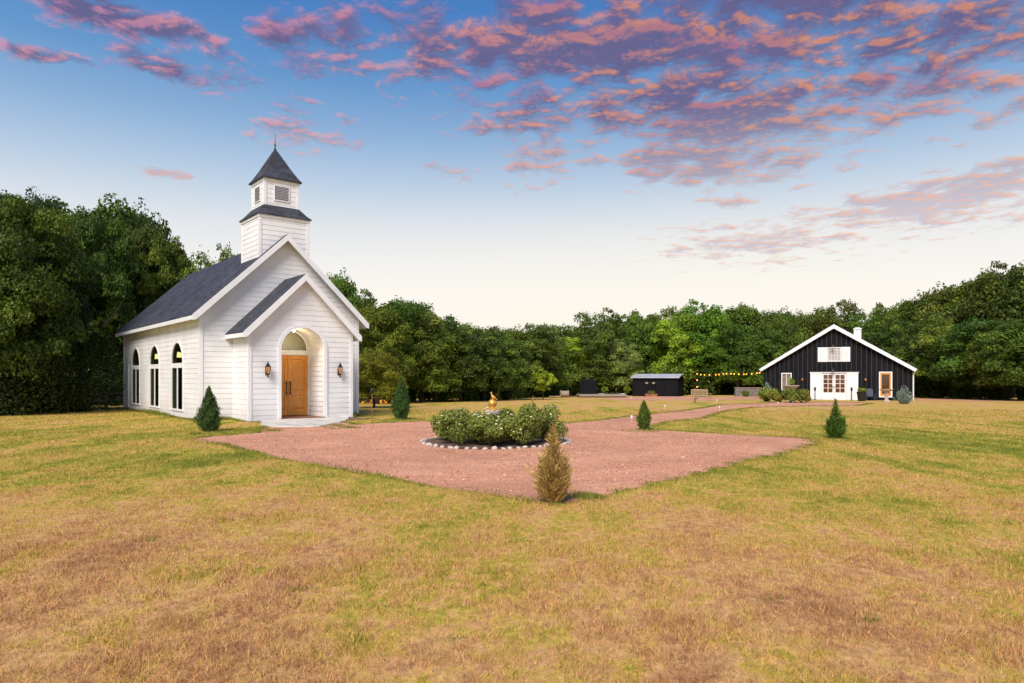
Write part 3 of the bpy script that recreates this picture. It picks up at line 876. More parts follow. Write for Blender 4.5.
# side window, side door
mb = MB().box(-4.00, -3.93, -0.05, 0.02, 0.75, 2.22).box(-3.27, -3.20, -0.05, 0.02, 0.75, 2.22).box(-3.93, -3.27, -0.05, 0.02, 0.75, 0.83).box(-3.93, -3.27, -0.05, 0.02, 2.14, 2.22).box(-3.62, -3.58, -0.03, 0.01, 0.83, 2.14)
w = mb.build('window', M['trim'], barn)
MB().poly([(-3.93, 0, 0.83), (-3.27, 0, 0.83), (-3.27, 0, 2.14), (-3.93, 0, 2.14)]).build('pane', M['glass2'], w)
cu = MB()
for k in range(9): cu.box(-3.91+k*0.07, -3.865+k*0.07, 0.05+0.03*(k % 2), 0.07+0.03*(k % 2), 0.83, 2.14)
cu.build('curtain', M['curtain'], w)
mb = MB().box(3.22, 3.31, -0.06, 0.02, 0.28, 2.30).box(4.05, 4.14, -0.06, 0.02, 0.28, 2.30).box(3.31, 4.05, -0.06, 0.02, 2.21, 2.30).box(3.31, 4.05, -0.06, 0.02, 0.28, 0.37)
w = mb.build('window', M['trim'], barn)
MB().box(3.31, 3.41, -0.03, 0.01, 0.37, 2.21).box(3.95, 4.05, -0.03, 0.01, 0.37, 2.21).box(3.41, 3.95, -0.03, 0.01, 2.09, 2.21).box(3.41, 3.95, -0.03, 0.01, 0.37, 0.55).build('sash', M['door_wood'], w)
MB().poly([(3.41, 0, 0.55), (3.95, 0, 0.55), (3.95, 0, 2.09), (3.41, 0, 2.09)]).build('pane', M['glass'], w)

def bw(s, y, z=0.0):
    return (BX + s*cos(BA)-y*sin(BA), BY + s*sin(BA)+y*cos(BA), BZ+z)
# barn lamps
def barn_lamp(s, z, label, goose=False):
    r = empty('wall_lamp', bw(s, -0.04, z), BA, label, 'wall lamp')
    if goose:
        MB().tube([(0, 0, 0.0), (0, -0.15, 0.16), (0, -0.32, 0.18), (0, -0.40, 0.05)], 0.018, 6).build('bracket', M['black'], r)
        MB().lathe([(0.17, -0.06), (0.10, 0.03), (0.04, 0.07)], 0, -0.40, 14).build('lamp_shade', M['black'], r)
        MB().ell((0, -0.40, -0.05), (0.06, 0.06, 0.06)).build('bulb', M['lampglow'], r)
    else:
        MB().box(-0.06, 0.06, -0.05, 0, -0.12, 0.12).lathe([(0.08, 0.10), (0.03, 0.17)], 0, -0.11, 8).build('bracket', M['black'], r)
        MB().lathe([(0.05, -0.09), (0.06, 0.09)], 0, -0.11, 8).build('glass', M['lampglow'], r)
barn_lamp(-0.05, 4.42, 'gooseneck lamp above the shuttered loft window of the black barn', True)
barn_lamp(-0.05, 2.48, 'lit gooseneck lamp just above the white double doors of the barn', True)
barn_lamp(-2.36, 1.68, 'small glowing lamp on black boards left of the white barn doors')
barn_lamp(2.28, 1.68, 'small glowing lamp on black boards right of the white barn doors')

# ------------------------------------------------------------------ shed
SY = 76.0
SX = (632.5-512)/F*SY
shz = zg(SY)-0.05
ang = radians(-23)
shed = empty('shed', (SX, SY, shz), ang, 'long low black shed with a pale metal roof in front of the trees', 'shed')
sw, sd, sh = 4.95, 4.2, 2.16
mb = MB().box(0, sw, 0, sd, 0, sh)
mb.poly([(0, 0, sh), (0, sd, sh), (0, sd/2, sh+0.36)]).poly([(sw, 0, sh), (sw, sd, sh), (sw, sd/2, sh+0.36)])
k = 0.1
while k < sw: mb.box(k-0.02, k+0.02, -0.03, 0, 0, sh-0.02); k += 0.3
k = 0.15
while k < sd: mb.box(sw, sw+0.03, k-0.02, k+0.02, 0, sh-0.02); k += 0.3
mb.build('wall', M['barn'], shed)
for (a, b) in ((-0.25, sd/2), (sd+0.25, sd/2)):
    zz = sh+0.38
    za = zz-0.36/(sd/2)*abs(sd/2-a)
    MB().prism([(a, za), (b, zz), (b, zz-0.06), (a, za-0.06)], -0.2, sw+0.2, 'x').build('roof_slope', M['metal_roof'], shed)
for x in (1.45, 2.2):
    MB().box(x, x+0.3, -0.06, -0.031, 1.45, 1.62).build('vent', M['grey_wood'], shed)

# ------------------------------------------------------------------ foliage builders
def unit(v):
    return v/np.maximum(np.linalg.norm(v, axis=1, keepdims=True), 1e-9)
def leaves(cent, nrm, size, rng, spread=0.8, aspect=0.6, up=None):
    """rhombic leaf quads round the given centres -> (4n,3)"""
    n = len(cent)
    nn = unit(nrm + rng.normal(0, spread, (n, 3)))
    t = unit(np.cross(nn, rng.normal(0, 1, (n, 3)))) if up is None else unit(up + rng.normal(0, 0.35, (n, 3)))
    b = unit(np.cross(nn, t))
    s = (size*rng.uniform(0.6, 1.3, n))[:, None]
    v = np.stack([cent-t*s*0.5, cent+b*s*aspect*0.5+nn*s*0.08, cent+t*s*0.5, cent-b*s*aspect*0.5+nn*s*0.08], 1)
    return v.reshape(-1, 3)

def crown_data(seed, n, leaf, nl=34, z0=0.06, squash=1.0, lean=0.0, topround=1.0):
    """a crown in a unit frame: height 1, horizontal radius about 0.5"""
    rng = np.random.default_rng(seed)
    C_, R_ = [], []
    for i in range(nl):
        f = (i+0.5)/nl
        z = z0+0.1+(0.90-z0-0.1)*f**0.85
        prof = math.sin(pi*min(1, max(0.02, (z-z0+0.12)/(1.16-z0))))**0.62*topround
        a = 2.399963*i+rng.normal(0, 0.35)
        rr = prof*0.40*rng.uniform(0.45, 1.10)
        C_.append((rr*cos(a)+lean*z, rr*sin(a), z)); R_.append(rng.uniform(0.085, 0.185)*(1.15-0.45*f))
    for i in range(6):
        a = rng.uniform(0, 2*pi); r = rng.uniform(0, 0.2)
        C_.append((r*cos(a), r*sin(a), rng.uniform(0.3, 0.85))); R_.append(rng.uniform(0.15, 0.22))
    for i in range(10):                                     # small outlying sprays
        a = rng.uniform(0, 2*pi); z = rng.uniform(0.25, 0.98); prof = math.sin(pi*min(1, (z-z0+0.12)/(1.16-z0)))**0.62
        C_.append((prof*0.47*cos(a), prof*0.47*sin(a), z)); R_.append(rng.uniform(0.04, 0.075))
    C_, R_ = np.array(C_), np.array(R_)
    wgt = R_**2; wgt /= wgt.sum()
    k = rng.choice(len(R_), n, p=wgt)
    d = unit(rng.normal(0, 1, (n, 3))); d[:, 2] = np.where(d[:, 2] < -0.3, -d[:, 2]*0.6, d[:, 2]); d = unit(d)
    rad = R_[k]*(1-np.abs(rng.normal(0, 0.20, n)))
    # ragged lobe outline
    ph = rng.uniform(0, 6.28, (len(R_), 3))[k]
    rad *= 1+0.16*np.sin(d[:, 0]*7+ph[:, 0])+0.14*np.sin(d[:, 1]*8+ph[:, 1])+0.12*np.sin(d[:, 2]*9+ph[:, 2])
    p = C_[k]+d*rad[:, None]*np.array([1, 1, 0.82])
    p[:, 2] = np.clip(p[:, 2], 0.01, 1.03)
    lobe = rng.uniform(0, 1, len(R_))[k]
    r = np.clip(0.50*lobe+0.50*rng.uniform(0, 1, n)**1.1, 0, 1)
    v = leaves(p, d+np.array([0, 0, 0.35]), leaf, rng)
    return v, r, C_, R_
def trunk_mb(seed, C_, R_, r0=0.022, nb=9, h=0.62):
    rng = np.random.default_rng(seed+100)
    mb = MB()
    pts = [(0, 0, -0.02)]
    for i in range(1, 7):
        pts.append((rng.normal(0, 0.008), rng.normal(0, 0.008), h*i/6))
    mb.tube(pts, [r0*1.5, r0*1.1, r0, r0*0.9, r0*0.75, r0*0.55, r0*0.3], 8)
    idx = rng.choice(len(R_), nb, replace=False)
    for k in idx:
        c = C_[k]; z = min(h*0.85, max(0.12, c[2]-0.22))
        c = np.array((c[0]*0.78, c[1]*0.78, c[2]-0.03)); m_ = np.array((c[0]*0.5+rng.normal(0, 0.015), c[1]*0.5+rng.normal(0, 0.015), (z+c[2])/2-0.02))
        mb.tube([(0, 0, z), tuple(m_), tuple(c)], [r0*0.42, r0*0.25, r0*0.06], 5)
    return mb
def tree_kind(seed, n, leaf, mkey='leaf', **kw):
    tr = kw.pop('trunk', {})
    v, r, C_, R_ = crown_data(seed, n, leaf, **kw)
    cme = np_mesh('crown', v, 4, M[mkey], r)
    tb = trunk_mb(seed, C_, R_, **tr)
    tme = bpy.data.meshes.new('trunk'); tme.from_pydata(tb.v, [], tb.f); tme.update(); tme.materials.append(M['bark'])
    for p in tme.polygons: p.use_smooth = True
    return cme, tme
KIND = {}
KIND['near'] = [tree_kind(11, 72000, 0.0175), tree_kind(12, 72000, 0.0175, nl=44), tree_kind(15, 66000, 0.0175, nl=28)]
KIND['oak'] = [tree_kind(21, 26000, 0.027), tree_kind(22, 26000, 0.027, nl=26), tree_kind(23, 24000, 0.027, nl=42), tree_kind(24, 26000, 0.027, nl=30, topround=0.9), tree_kind(25, 24000, 0.027, nl=36, topround=1.1)]
KIND['thin'] = [tree_kind(31, 7000, 0.026, nl=18, z0=0.45, trunk={'nb': 14, 'h': 0.8, 'r0': 0.014}), tree_kind(32, 6000, 0.028, nl=16, z0=0.5, trunk={'nb': 14, 'h': 0.85, 'r0': 0.012})]
KIND['sapling'] = [tree_kind(41, 4200, 0.06, nl=16, z0=0.38, trunk={'nb': 9, 'h': 0.75, 'r0': 0.022})]

def tree(px, Y, top, width, kind='oak', var=0, col=(1, 1, 1), label='', group=None, name='oak_tree', cat='tree', base=None):
    X = (px-512)/F*Y
    z0 = zg(Y) if base is None else base
    H = zat(top, Y)-z0
    r = empty(name, (X, Y, z0), random.uniform(0, 6.28), label, cat, group)
    cme, tme = KIND[kind][var % len(KIND[kind])]
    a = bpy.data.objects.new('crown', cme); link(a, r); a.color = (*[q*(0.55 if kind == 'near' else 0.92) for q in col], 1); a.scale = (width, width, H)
    b = bpy.data.objects.new('trunk', tme); link(b, r); b.scale = (H*0.8, H*0.8, H)
    return r
ORD = ['first', 'second', 'third', 'fourth', 'fifth', 'sixth', 'seventh', 'eighth', 'ninth', 'tenth', 'eleventh', 'twelfth', 'thirteenth', 'fourteenth', 'fifteenth',
       'sixteenth', 'seventeenth', 'eighteenth', 'nineteenth', 'twentieth', 'twenty-first', 'twenty-second', 'twenty-third', 'twenty-fourth', 'twenty-fifth']
def row(specs, phrase, group, kind='oak', **kw):
    for i, sp in enumerate(specs):
        px, Y, top, wd = sp[:4]
        col = sp[4] if len(sp) > 4 else (1, 1, 1)
        j = random.uniform(0.72, 1.35); w_ = random.uniform(0.80, 1.20)
        c = (col[0]*j*w_, col[1]*j, col[2]*j)
        tone = 'bright green' if col[1] > 1.4 else 'yellowish' if col[0] > 1.2 else 'grey-green' if col[2] > 1.5 else 'dark green'
        tree(px, Y, top, wd, kind, i*2+int(Y), c, f'{tone} tree, {ORD[i]} from left {phrase}', group, **kw)
BR_G = (1.75, 2.05, 1.2)
DK = (0.8, 0.85, 0.85)
YL = (1.9, 1.35, 0.9)
MG = (1.15, 1.2, 1.0)
random.seed(21)
# left wood
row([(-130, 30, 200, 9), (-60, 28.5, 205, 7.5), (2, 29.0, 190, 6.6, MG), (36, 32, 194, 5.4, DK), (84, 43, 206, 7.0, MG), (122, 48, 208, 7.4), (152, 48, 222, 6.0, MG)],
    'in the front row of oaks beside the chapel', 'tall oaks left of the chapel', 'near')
row([(-150, 42, 225, 10), (-70, 40, 215, 9), (-10, 39, 205, 9, DK), (40, 42, 202, 9), (80, 48, 196, 9.5), (128, 54, 206, 9, DK), (165, 56, 240, 8, DK), (192, 58, 264, 6.0)],
    'in the rear row of oaks beside the chapel', 'oaks in the rear row left of the chapel')
tree(217, 47, 240, 4.6, 'thin', 0, MG, 'thin crowned tree showing above the chapel roof left of the steeple', name='oak_tree')
tree(262, 52, 285, 7, 'oak', 1, DK, 'dark oak standing behind the chapel nave, mostly hidden by the roof')
row([(318, 52, 288, 7.0), (334, 47, 272, 4.6, MG), (352, 48, 290, 6.0, DK)], 'behind the right eave of the chapel', 'trees behind the right side of the chapel', 'oak')
# right of the chapel
row([(378, 44, 304, 5.0, (1.3, 1.1, 0.8)), (398, 48, 298, 6.0, MG), (421, 49, 305, 5.6), (436, 49, 328, 5.2, MG), (460, 50, 326, 5.4, DK)],
    'in the clump right of the chapel', 'trees in the clump right of the chapel')
tree(374, 37, 350, 3.2, 'oak', 2, YL, 'yellowish low tree close to the right corner of the chapel')
row([(370, 60, 296, 8), (405, 62, 300, 8), (440, 64, 316, 8), (476, 64, 322, 7), (508, 66, 327, 7), (540, 70, 321, 7.5), (572, 88, 322, 9), (600, 88, 309, 9), (630, 92, 311, 9, MG), (662, 94, 306, 9),
     (712, 94, 310, 9), (745, 92, 304, 9, MG), (775, 90, 309, 9), (805, 88, 312, 8), (835, 84, 299, 8), (868, 82, 309, 7.5, MG), (893, 80, 302, 7.5)],
    'in the rear row of the centre wood', 'oaks in the rear row of the centre wood')
row([(484, 53, 331, 5.6, DK), (508, 56, 333, 5.8), (532, 67, 336, 6.8, DK), (563, 80, 334, 7.6, BR_G), (592, 80, 326, 7.4, DK), (645, 90, 316, 8.0, MG), (676, 88, 312, 8.5, BR_G), (702, 88, 300, 9.0, BR_G),
     (738, 84, 320, 8, MG), (762, 84, 328, 8)],
    'in the front row of the centre wood', 'trees in the front row of the centre wood')
tree(623, 80, 340, 5.2, 'oak', 3, (2.4, 2.1, 3.6), 'pale grey-green tree standing in for a flare-like spot left of the shed')  # tree added in place of a flare-like spot; its pale tint imitates that
tree(786, 84, 310, 5, 'thin', 1, MG, 'bare-limbed thin tree above the left roof slope of the barn')
tree(908, 76, 297, 5, 'thin', 0, MG, 'twiggy thin tree above the wood right of the barn chimney')
# right wood
row([(905, 72, 318, 8, DK), (928, 66, 312, 7.5), (952, 62, 322, 7.5, MG), (980, 58, 318, 7.5, DK), (1006, 55, 322, 7.0, MG), (1034, 52, 318, 7.5), (1066, 50, 300, 8), (1110, 48, 290, 8), (1160, 46, 280, 9)],
    'in the low front row right of the barn', 'low oaks at the front of the right wood')
row([(926, 74, 294, 9, MG), (954, 72, 284, 9.0), (984, 70, 274, 9.5, MG), (1012, 66, 262, 9.5), (1046, 64, 256, 10), (1090, 60, 245, 10), (1150, 58, 230, 11)],
    'in the tall rear row of the right wood', 'tall oaks at the rear of the right wood')

# far wood and undergrowth: masses of leaves nobody could count
def mass(name, path, n, leaf, hfun, depth, m, seed, col, label):
    rng = np.random.default_rng(seed)
    P_ = np.array(path); seg = np.linalg.norm(np.diff(P_, axis=0), axis=1); cum = np.concatenate([[0], np.cumsum(seg)])
    nl = int(cum[-1]*0.9)
    s = rng.uniform(0, cum[-1], nl)
    cx = np.interp(s, cum, P_[:, 0])+rng.normal(0, depth*0.4, nl); cy = np.interp(s, cum, P_[:, 1])+rng.normal(0, depth*0.4, nl)
    top = np.interp(s, cum, [hfun(p) for p in path])*rng.uniform(0.25, 1.0, nl)**1.2
    k = rng.integers(0, nl, n)
    h = rng.uniform(0.0, 1.0, n)
    d = unit(rng.normal(0, 1, (n, 3)))
    rr = np.minimum(top[k]*0.55, 1.9)*(1-np.abs(rng.normal(0, 0.22, n)))
    base = np.array([zg(y) for y in cy])
    p = np.stack([cx[k]+d[:, 0]*rr, cy[k]+d[:, 1]*rr, base[k]+h*top[k]*0.8+d[:, 2]*rr*0.4+0.1], 1)
    p[:, 2] = np.maximum(p[:, 2], base[k]+0.03)
    me = np_mesh(name, leaves(p, d+np.array([0, 0, 0.3]), leaf, rng), 4, m, np.clip(rng.uniform(0, 1, n)**1.3, 0, 1))
    o = bpy.data.objects.new(name, me); link(o); o.color = (*col, 1)
    tag(o, label, 'undergrowth', kind='stuff')
    return o
def wp(px, Y): return ((px-512)/F*Y, Y)
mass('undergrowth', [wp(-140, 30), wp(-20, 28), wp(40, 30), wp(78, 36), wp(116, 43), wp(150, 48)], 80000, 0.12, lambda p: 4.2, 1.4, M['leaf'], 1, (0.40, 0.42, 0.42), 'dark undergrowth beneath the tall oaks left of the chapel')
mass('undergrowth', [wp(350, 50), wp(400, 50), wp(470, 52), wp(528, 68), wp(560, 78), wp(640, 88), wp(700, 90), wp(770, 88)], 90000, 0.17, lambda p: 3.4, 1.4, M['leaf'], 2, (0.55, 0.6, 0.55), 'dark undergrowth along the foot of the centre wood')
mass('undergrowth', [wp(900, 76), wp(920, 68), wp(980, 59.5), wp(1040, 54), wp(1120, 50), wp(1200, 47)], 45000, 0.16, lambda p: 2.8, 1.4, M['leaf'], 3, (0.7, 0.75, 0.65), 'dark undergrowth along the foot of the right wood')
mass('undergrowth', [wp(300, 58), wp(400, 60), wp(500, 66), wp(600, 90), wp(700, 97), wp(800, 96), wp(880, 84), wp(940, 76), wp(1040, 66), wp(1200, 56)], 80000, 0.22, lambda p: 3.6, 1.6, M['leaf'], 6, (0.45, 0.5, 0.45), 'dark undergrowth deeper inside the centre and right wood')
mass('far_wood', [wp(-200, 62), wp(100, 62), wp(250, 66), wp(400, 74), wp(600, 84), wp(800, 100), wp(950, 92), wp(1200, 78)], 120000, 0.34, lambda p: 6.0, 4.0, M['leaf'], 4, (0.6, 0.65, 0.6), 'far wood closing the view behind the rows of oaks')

# ------------------------------------------------------------------ conifers, bushes
def conifer_mesh(seed, n, H, R, mkey, plume=0.0, sharp=0.75, fat=0.30, leaf=0.045, multi=1, asp=0.30, low=0.45, lumpy=1.0, hmax=0.82):
    rng = np.random.default_rng(seed)
    h = rng.beta(1.25, 1.9, n)
    tips = []
    k = rng.integers(0, multi, n)
    k = np.where(rng.uniform(0, 1, n) < 0.28, 0, k)
    offs = np.array([(0.0, 0.0)]+[(cos(a)*R*0.5, sin(a)*R*0.5) for a in np.linspace(0.4, 6.6, multi)][:multi-1]) if multi > 1 else np.zeros((1, 2))
    hs = np.concatenate([[1.0], rng.uniform(0.42, hmax, multi-1)]) if multi > 1 else np.array([1.0])
    prof = np.where(h < fat, (h/fat)**0.6*(1-low)+low, ((1-h)/(1-fat))**sharp)
    a = rng.uniform(0, 2*pi, n)
    lump = 1+lumpy*(0.15*np.sin(3*a+h*9+seed)+0.13*np.sin(5*a-h*17)+0.10*np.sin(9*a+h*31))
    r = R*prof*np.sqrt(rng.uniform(0.25, 1.0, n))*lump*(0.9+0.25*rng.uniform(0, 1, n)**4)*(1.0 if multi == 1 else np.where(k == 0, 0.85, 0.5))
    p = np.stack([np.cos(a)*r+offs[k, 0]*(0.15+1.2*h), np.sin(a)*r+offs[k, 1]*(0.15+1.2*h), H*hs[k]*(0.03+0.97*h)], 1)
    out = np.stack([np.cos(a), np.sin(a), np.full(n, 0.3)], 1)
    up = np.stack([np.cos(a)*(0.45+plume), np.sin(a)*(0.45+plume), np.full(n, 1.0)], 1)
    v = leaves(p, out, leaf, rng, spread=0.5, aspect=asp, up=up)
    rr = np.clip(rng.uniform(0, 1, n)*0.8+0.2*(r/(R*prof+1e-6)), 0, 1)
    return np_mesh('foliage', v, 4, M[mkey], rr)
def conifer(name, px, py, top, wpx, mkey, seed, label, cat='conifer', col=(1, 1, 1), n=5000, leaf=0.05, **kw):
    X, Y = gpt(px, py)
    sc = Y/F
    H = (py-top)*sc; R = wpx*sc/2
    r = empty(name, (X, Y, zg(Y)), 0, label, cat)
    me = conifer_mesh(seed, n, H, R, mkey, leaf=leaf, **kw)
    o = bpy.data.objects.new('foliage', me); link(o, r); o.color = (*col, 1)
    MB().tube([(0, 0, -0.03), (0, 0, H*0.3), (0.0, 0, H*0.8)], [0.02, 0.010, 0.003], 6).build('stem', M['bark'], r)
    return r
conifer('cypress', 209, 431.5, 386, 23, 'conifer', 1, 'dense green cypress in front of the left corner of the chapel porch', n=9000, leaf=0.075, sharp=0.85, fat=0.25, low=0.55, lumpy=1.4, asp=0.22)
conifer('cypress', 401, 419.5, 377, 19, 'conifer', 2, 'slim dense cypress on the grass right of the chapel', n=8000, leaf=0.08, sharp=0.8, fat=0.3, col=(0.9, 1.0, 0.9))
conifer('cypress', 644, 430, 400, 14, 'conifer', 3, 'small green cypress beside the path right of the rose bed', n=3600, leaf=0.09, sharp=0.8, fat=0.35, asp=0.18, plume=0.1, col=(1.7, 1.5, 0.9))
conifer('cypress', 835.5, 438.5, 398, 26, 'conifer', 4, 'young many-stemmed cypress at the right tip of the gravel court', n=4200, leaf=0.115, multi=8, fat=0.28, sharp=1.5, plume=0.4, asp=0.13, low=0.22, lumpy=1.6, hmax=0.7, col=(1.5, 1.5, 0.9))
conifer('dead_cypress', 553, 503, 423, 44, 'drycon', 15, 'dry brown cypress at the front corner of the gravel court', n=5600, leaf=0.12, multi=11, fat=0.40, sharp=1.6, plume=0.7, asp=0.09, low=0.22, lumpy=2.2, hmax=0.72)

def bush_mesh(seed, n, R, H, leaf, mkey):
    rng = np.random.default_rng(seed)
    nl = 12
    a = rng.uniform(0, 2*pi, nl); q = np.sqrt(rng.uniform(0, 1, nl))*R*0.65
    C_ = np.stack([np.cos(a)*q, np.sin(a)*q, rng.uniform(0.3, 0.8, nl)*H], 1); R_ = rng.uniform(0.25, 0.42, nl)*R
    k = rng.integers(0, nl, n)
    d = unit(rng.normal(0, 1, (n, 3)))
    p = C_[k]+d*(R_[k]*(1-np.abs(rng.normal(0, 0.3, n))))[:, None]*np.array([1, 1, 0.9])
    p[:, 2] = np.abs(p[:, 2])+0.02
    lobe = rng.uniform(0, 1, nl)[k]
    return np_mesh('foliage', leaves(p, d+np.array([0, 0, .4]), leaf, rng), 4, M[mkey], np.clip(0.7*rng.uniform(0, 1, n)+0.3*lobe, 0, 1)), C_, R_
# rose bed
bedc = np.array(gpt(494, 441.0)); bedc[1] -= 0.25
def bed_r(a):        # radius of the bed by direction
    return 1.66+0.10*cos(2*a)+0.08*sin(3*a+1)
bedp = [(float(bedc[0]+bed_r(a)*cos(a)), float(bedc[1]+bed_r(a)*sin(a)*1.05)) for a in np.linspace(0, 2*pi, 60, endpoint=False)]
tag(ground_sheet('planting_bed', bedp, M['soil'], 0.02), kind='structure')
sm = []
for q in range(5):
    rng = np.random.default_rng(50+q)
    me = bpy.data.meshes.new('edging_stone')
    b = MB().ell((0, 0, 0), (0.085, 0.062, 0.048), 10, 7)
    vv = [(x*(1+rng.normal(0, .07)), y*(1+rng.normal(0, .07)), z*(1+rng.normal(0, .07))) for x, y, z in b.v]
    me.from_pydata(vv, [], b.f); me.update(); me.materials.append(M['stone'])
    for p_ in me.polygons: p_.use_smooth = True
    sm.append(me)
a = 0.0
while a < 2*pi-0.05:
    r_ = bed_r(a)+0.03+random.gauss(0, 0.02)
    o = bpy.data.objects.new('edging_stone', random.choice(sm)); link(o)
    s = random.uniform(0.6, 1.15)
    o.location = (bedc[0]+r_*cos(a), bedc[1]+r_*sin(a)*1.05, 0.020*s); o.rotation_euler = (random.uniform(-.3, .3), random.uniform(-.3, .3), a+pi/2+random.uniform(-.8, .8)); o.scale = (s*random.uniform(.75, 1.2), s*random.uniform(.8, 1.2), s*random.uniform(.7, 1.2))
    tag(o, 'rounded pale stone in the ring edging the rose bed', 'stone', 'stones edging the rose bed')
    a += 0.12*s+random.uniform(0, 0.03)
rb = []
for q in range(3):
    rb.append(bush_mesh(60+q, 5200, 0.62, 0.72, 0.058, 'bush'))
petal = bpy.data.meshes.new('blossom')
b = MB().ell((0, 0, 0), (0.034, 0.034, 0.022), 7, 5); petal.from_pydata(b.v, [], b.f); petal.update(); petal.materials.append(M['rose'])
pos = [(-1.18, 0.25, 'at the left end of the round bed'), (-0.75, -0.6, 'at the front left of the round bed'), (-0.05, -1.08, 'at the very front of the round bed'), (0.65, -0.75, 'at the front right of the round bed'),
       (1.22, -0.1, 'at the right end of the round bed'), (1.0, 0.75, 'at the rear right of the round bed'), (0.1, 1.15, 'at the very back of the round bed behind the gold bird'), (-0.8, 1.0, 'at the rear left of the round bed'),
       (-0.42, 0.1, 'just left of the gold bird pedestal'), (0.5, 0.1, 'just right of the gold bird pedestal'), (0.05, -0.42, 'directly in front of the gold bird pedestal')]
for i, (dx, dy, wh) in enumerate(pos):
    r = empty('rose_bush', (bedc[0]+dx*1.02, bedc[1]+dy*1.06-0.14, 0.02), random.uniform(0, 6.28), f'cream flowering rose bush {wh}', 'rose bush', 'rose bushes in the round bed')
    me, C_, R_ = rb[i % 3]
    s = random.uniform(0.92, 1.12)
    o = bpy.data.objects.new('foliage', me); link(o, r); o.scale = (s, s, s*(random.uniform(0.95, 1.12) if dy > 0.5 or abs(dx) > 0.6 else 0.88)); o.color = (*(1, 1, 1), 1)
    st = MB()
    for k in range(5):
        st.tube([(0, 0, -0.01), tuple(C_[k]*0.6), tuple(C_[k])], [0.012, 0.008, 0.004], 5)
    st.build('stem', M['bark'], r)
    for k in range(22):
        j = random.randrange(len(R_)); d = np.random.default_rng(i*50+k).normal(0, 1, 3); d[2] = abs(d[2])+0.2; d /= np.linalg.norm(d)
        f = bpy.data.objects.new('blossom', petal); link(f, r)
        f.location = tuple((C_[j]+d*R_[j]*1.02)*s); z = random.uniform(0.5, 1.0); f.scale = (z, z, z)
# gold bird on a ball on a pedestal
HX, HYY = gpt(492.5, 441); HYY = bedc[1]-0.05; HX = (492.5-512)/F*HYY
ped = empty('pedestal', (HX, HYY, 0.02), 0, 'grey stone pedestal standing among the roses', 'pedestal')
MB().lathe([(0.20, 0), (0.20, 0.06), (0.14, 0.10), (0.13, 0.60), (0.16, 0.64)], 0, 0, 12).build('column', M['stone'], ped)
MB().lathe([(0.175, 0.645), (0.185, 0.66), (0.185, 0.74), (0.175, 0.755)], 0, 0, 20).build('top_slab', M['stone'], ped)
ztop = 0.02+0.757
HS = 0.80
statue = empty('statue', (HX, HYY, ztop), 0, 'golden bird figure perched on a ball above the rose bushes', 'statue')
MB().lathe([(0.12, 0), (0.12, 0.03), (0.06, 0.06), (0.05, 0.08), (0.07, 0.10)], 0, 0, 16).build('plinth', M['gold'], statue, smooth=False)
MB().ell((0, 0, 0.205), (0.132, 0.132, 0.125), 20, 12).build('ball', M['gold'], statue, smooth=True)
hb = MB()
hb.tube([(-0.035, 0, 0.50), (-0.022, 0, 0.46), (0.0, 0, 0.42), (0.045, 0, 0.385), (0.10, 0, 0.34), (0.145, 0, 0.30)], [0.020, 0.024, 0.040, 0.042, 0.026, 0.010], 12)   # neck, back and tail
hb.ell((0.018, 0, 0.385), (0.060, 0.046, 0.045), 14, 9, 0.5)       # breast and body
hb.ell((-0.038, 0, 0.515), (0.026, 0.022, 0.024), 12, 8)           # head
hb.tube([(-0.055, 0, 0.518), (-0.090, 0, 0.525)], [0.010, 0.002], 6)
hb.tube([(-0.03, 0, 0.53), (-0.028, 0, 0.565)], [0.010, 0.002], 6)
for sgn in (-1, 1):
    hb.ell((0.045, sgn*0.042, 0.385), (0.072, 0.012, 0.030), 12, 8, 0.6)                      # folded wings
    hb.tube([(0.01, sgn*0.018, 0.36), (0.004, sgn*0.02, 0.305)], [0.016, 0.012], 6)
ho = hb.build('bird', M['gold'], statue, smooth=True)
statue.scale = (HS, HS, HS)
rm = ho.modifiers.new('remesh', 'REMESH'); rm.mode = 'VOXEL'; rm.voxel_size = 0.006; rm.use_smooth_shade = True
# a spiky plume plant in the bed
r = empty('plume_grass', (*(lambda Y: ((533-512)/F*Y, Y))(bedc[1]+0.75), 0.02), 0, 'tall tan plume rising from the right half of the rose bed', 'grass plume')
me = conifer_mesh(77, 900, 1.08, 0.07, 'drycon', sharp=0.9, fat=0.6, leaf=0.06)
o = bpy.data.objects.new('foliage', me); link(o, r)

# ------------------------------------------------------------------ small things
# post lantern near the chapel
X, Y, _ = gat(372, 23.4)
r = empty('garden_torch', (X, Y, 0), 0, 'thin brown garden torch on a pole right of the chapel', 'garden torch')
MB().tube([(0, 0, -0.05), (0, 0, 1.0)], 0.014, 6).build('pole', M['pot'], r)
MB().lathe([(0.02, 0.98), (0.055, 1.04), (0.06, 1.12), (0.03, 1.16), (0.008, 1.2)], 0, 0, 10).build('head', M['black'], r)
# path lights
for (px, py, lb) in ((631.7, 422, 'white path light beside the small cypress on the gravel path'), (665, 409.5, 'white path light in the grass left of the wooden bench'), (719.5, 411, 'white path light on the path in front of the wooden bench'),
                     (717, 403.2, 'white path light at the right foot of the wooden bench'), (631, 399.5, 'white path light in front of the left end of the shed'), (778, 405.6, 'white path light at the foot of the hedge left of the barn')):
    X, Y = gpt(px, py)
    r = empty('path_light', (X, Y, zg(Y)), 0, lb, 'path light', 'white path lights')
    MB().tube([(0, 0, -0.03), (0, 0, 0.22)], 0.012, 6).build('stake', M['whiteplastic'], r)
    MB().lathe([(0.035, 0.20), (0.075, 0.24), (0.08, 0.33), (0.095, 0.34), (0.03, 0.38)], 0, 0, 10).build('head', M['whiteplastic'], r)
    r.scale = (0.5, 0.5, 0.6)
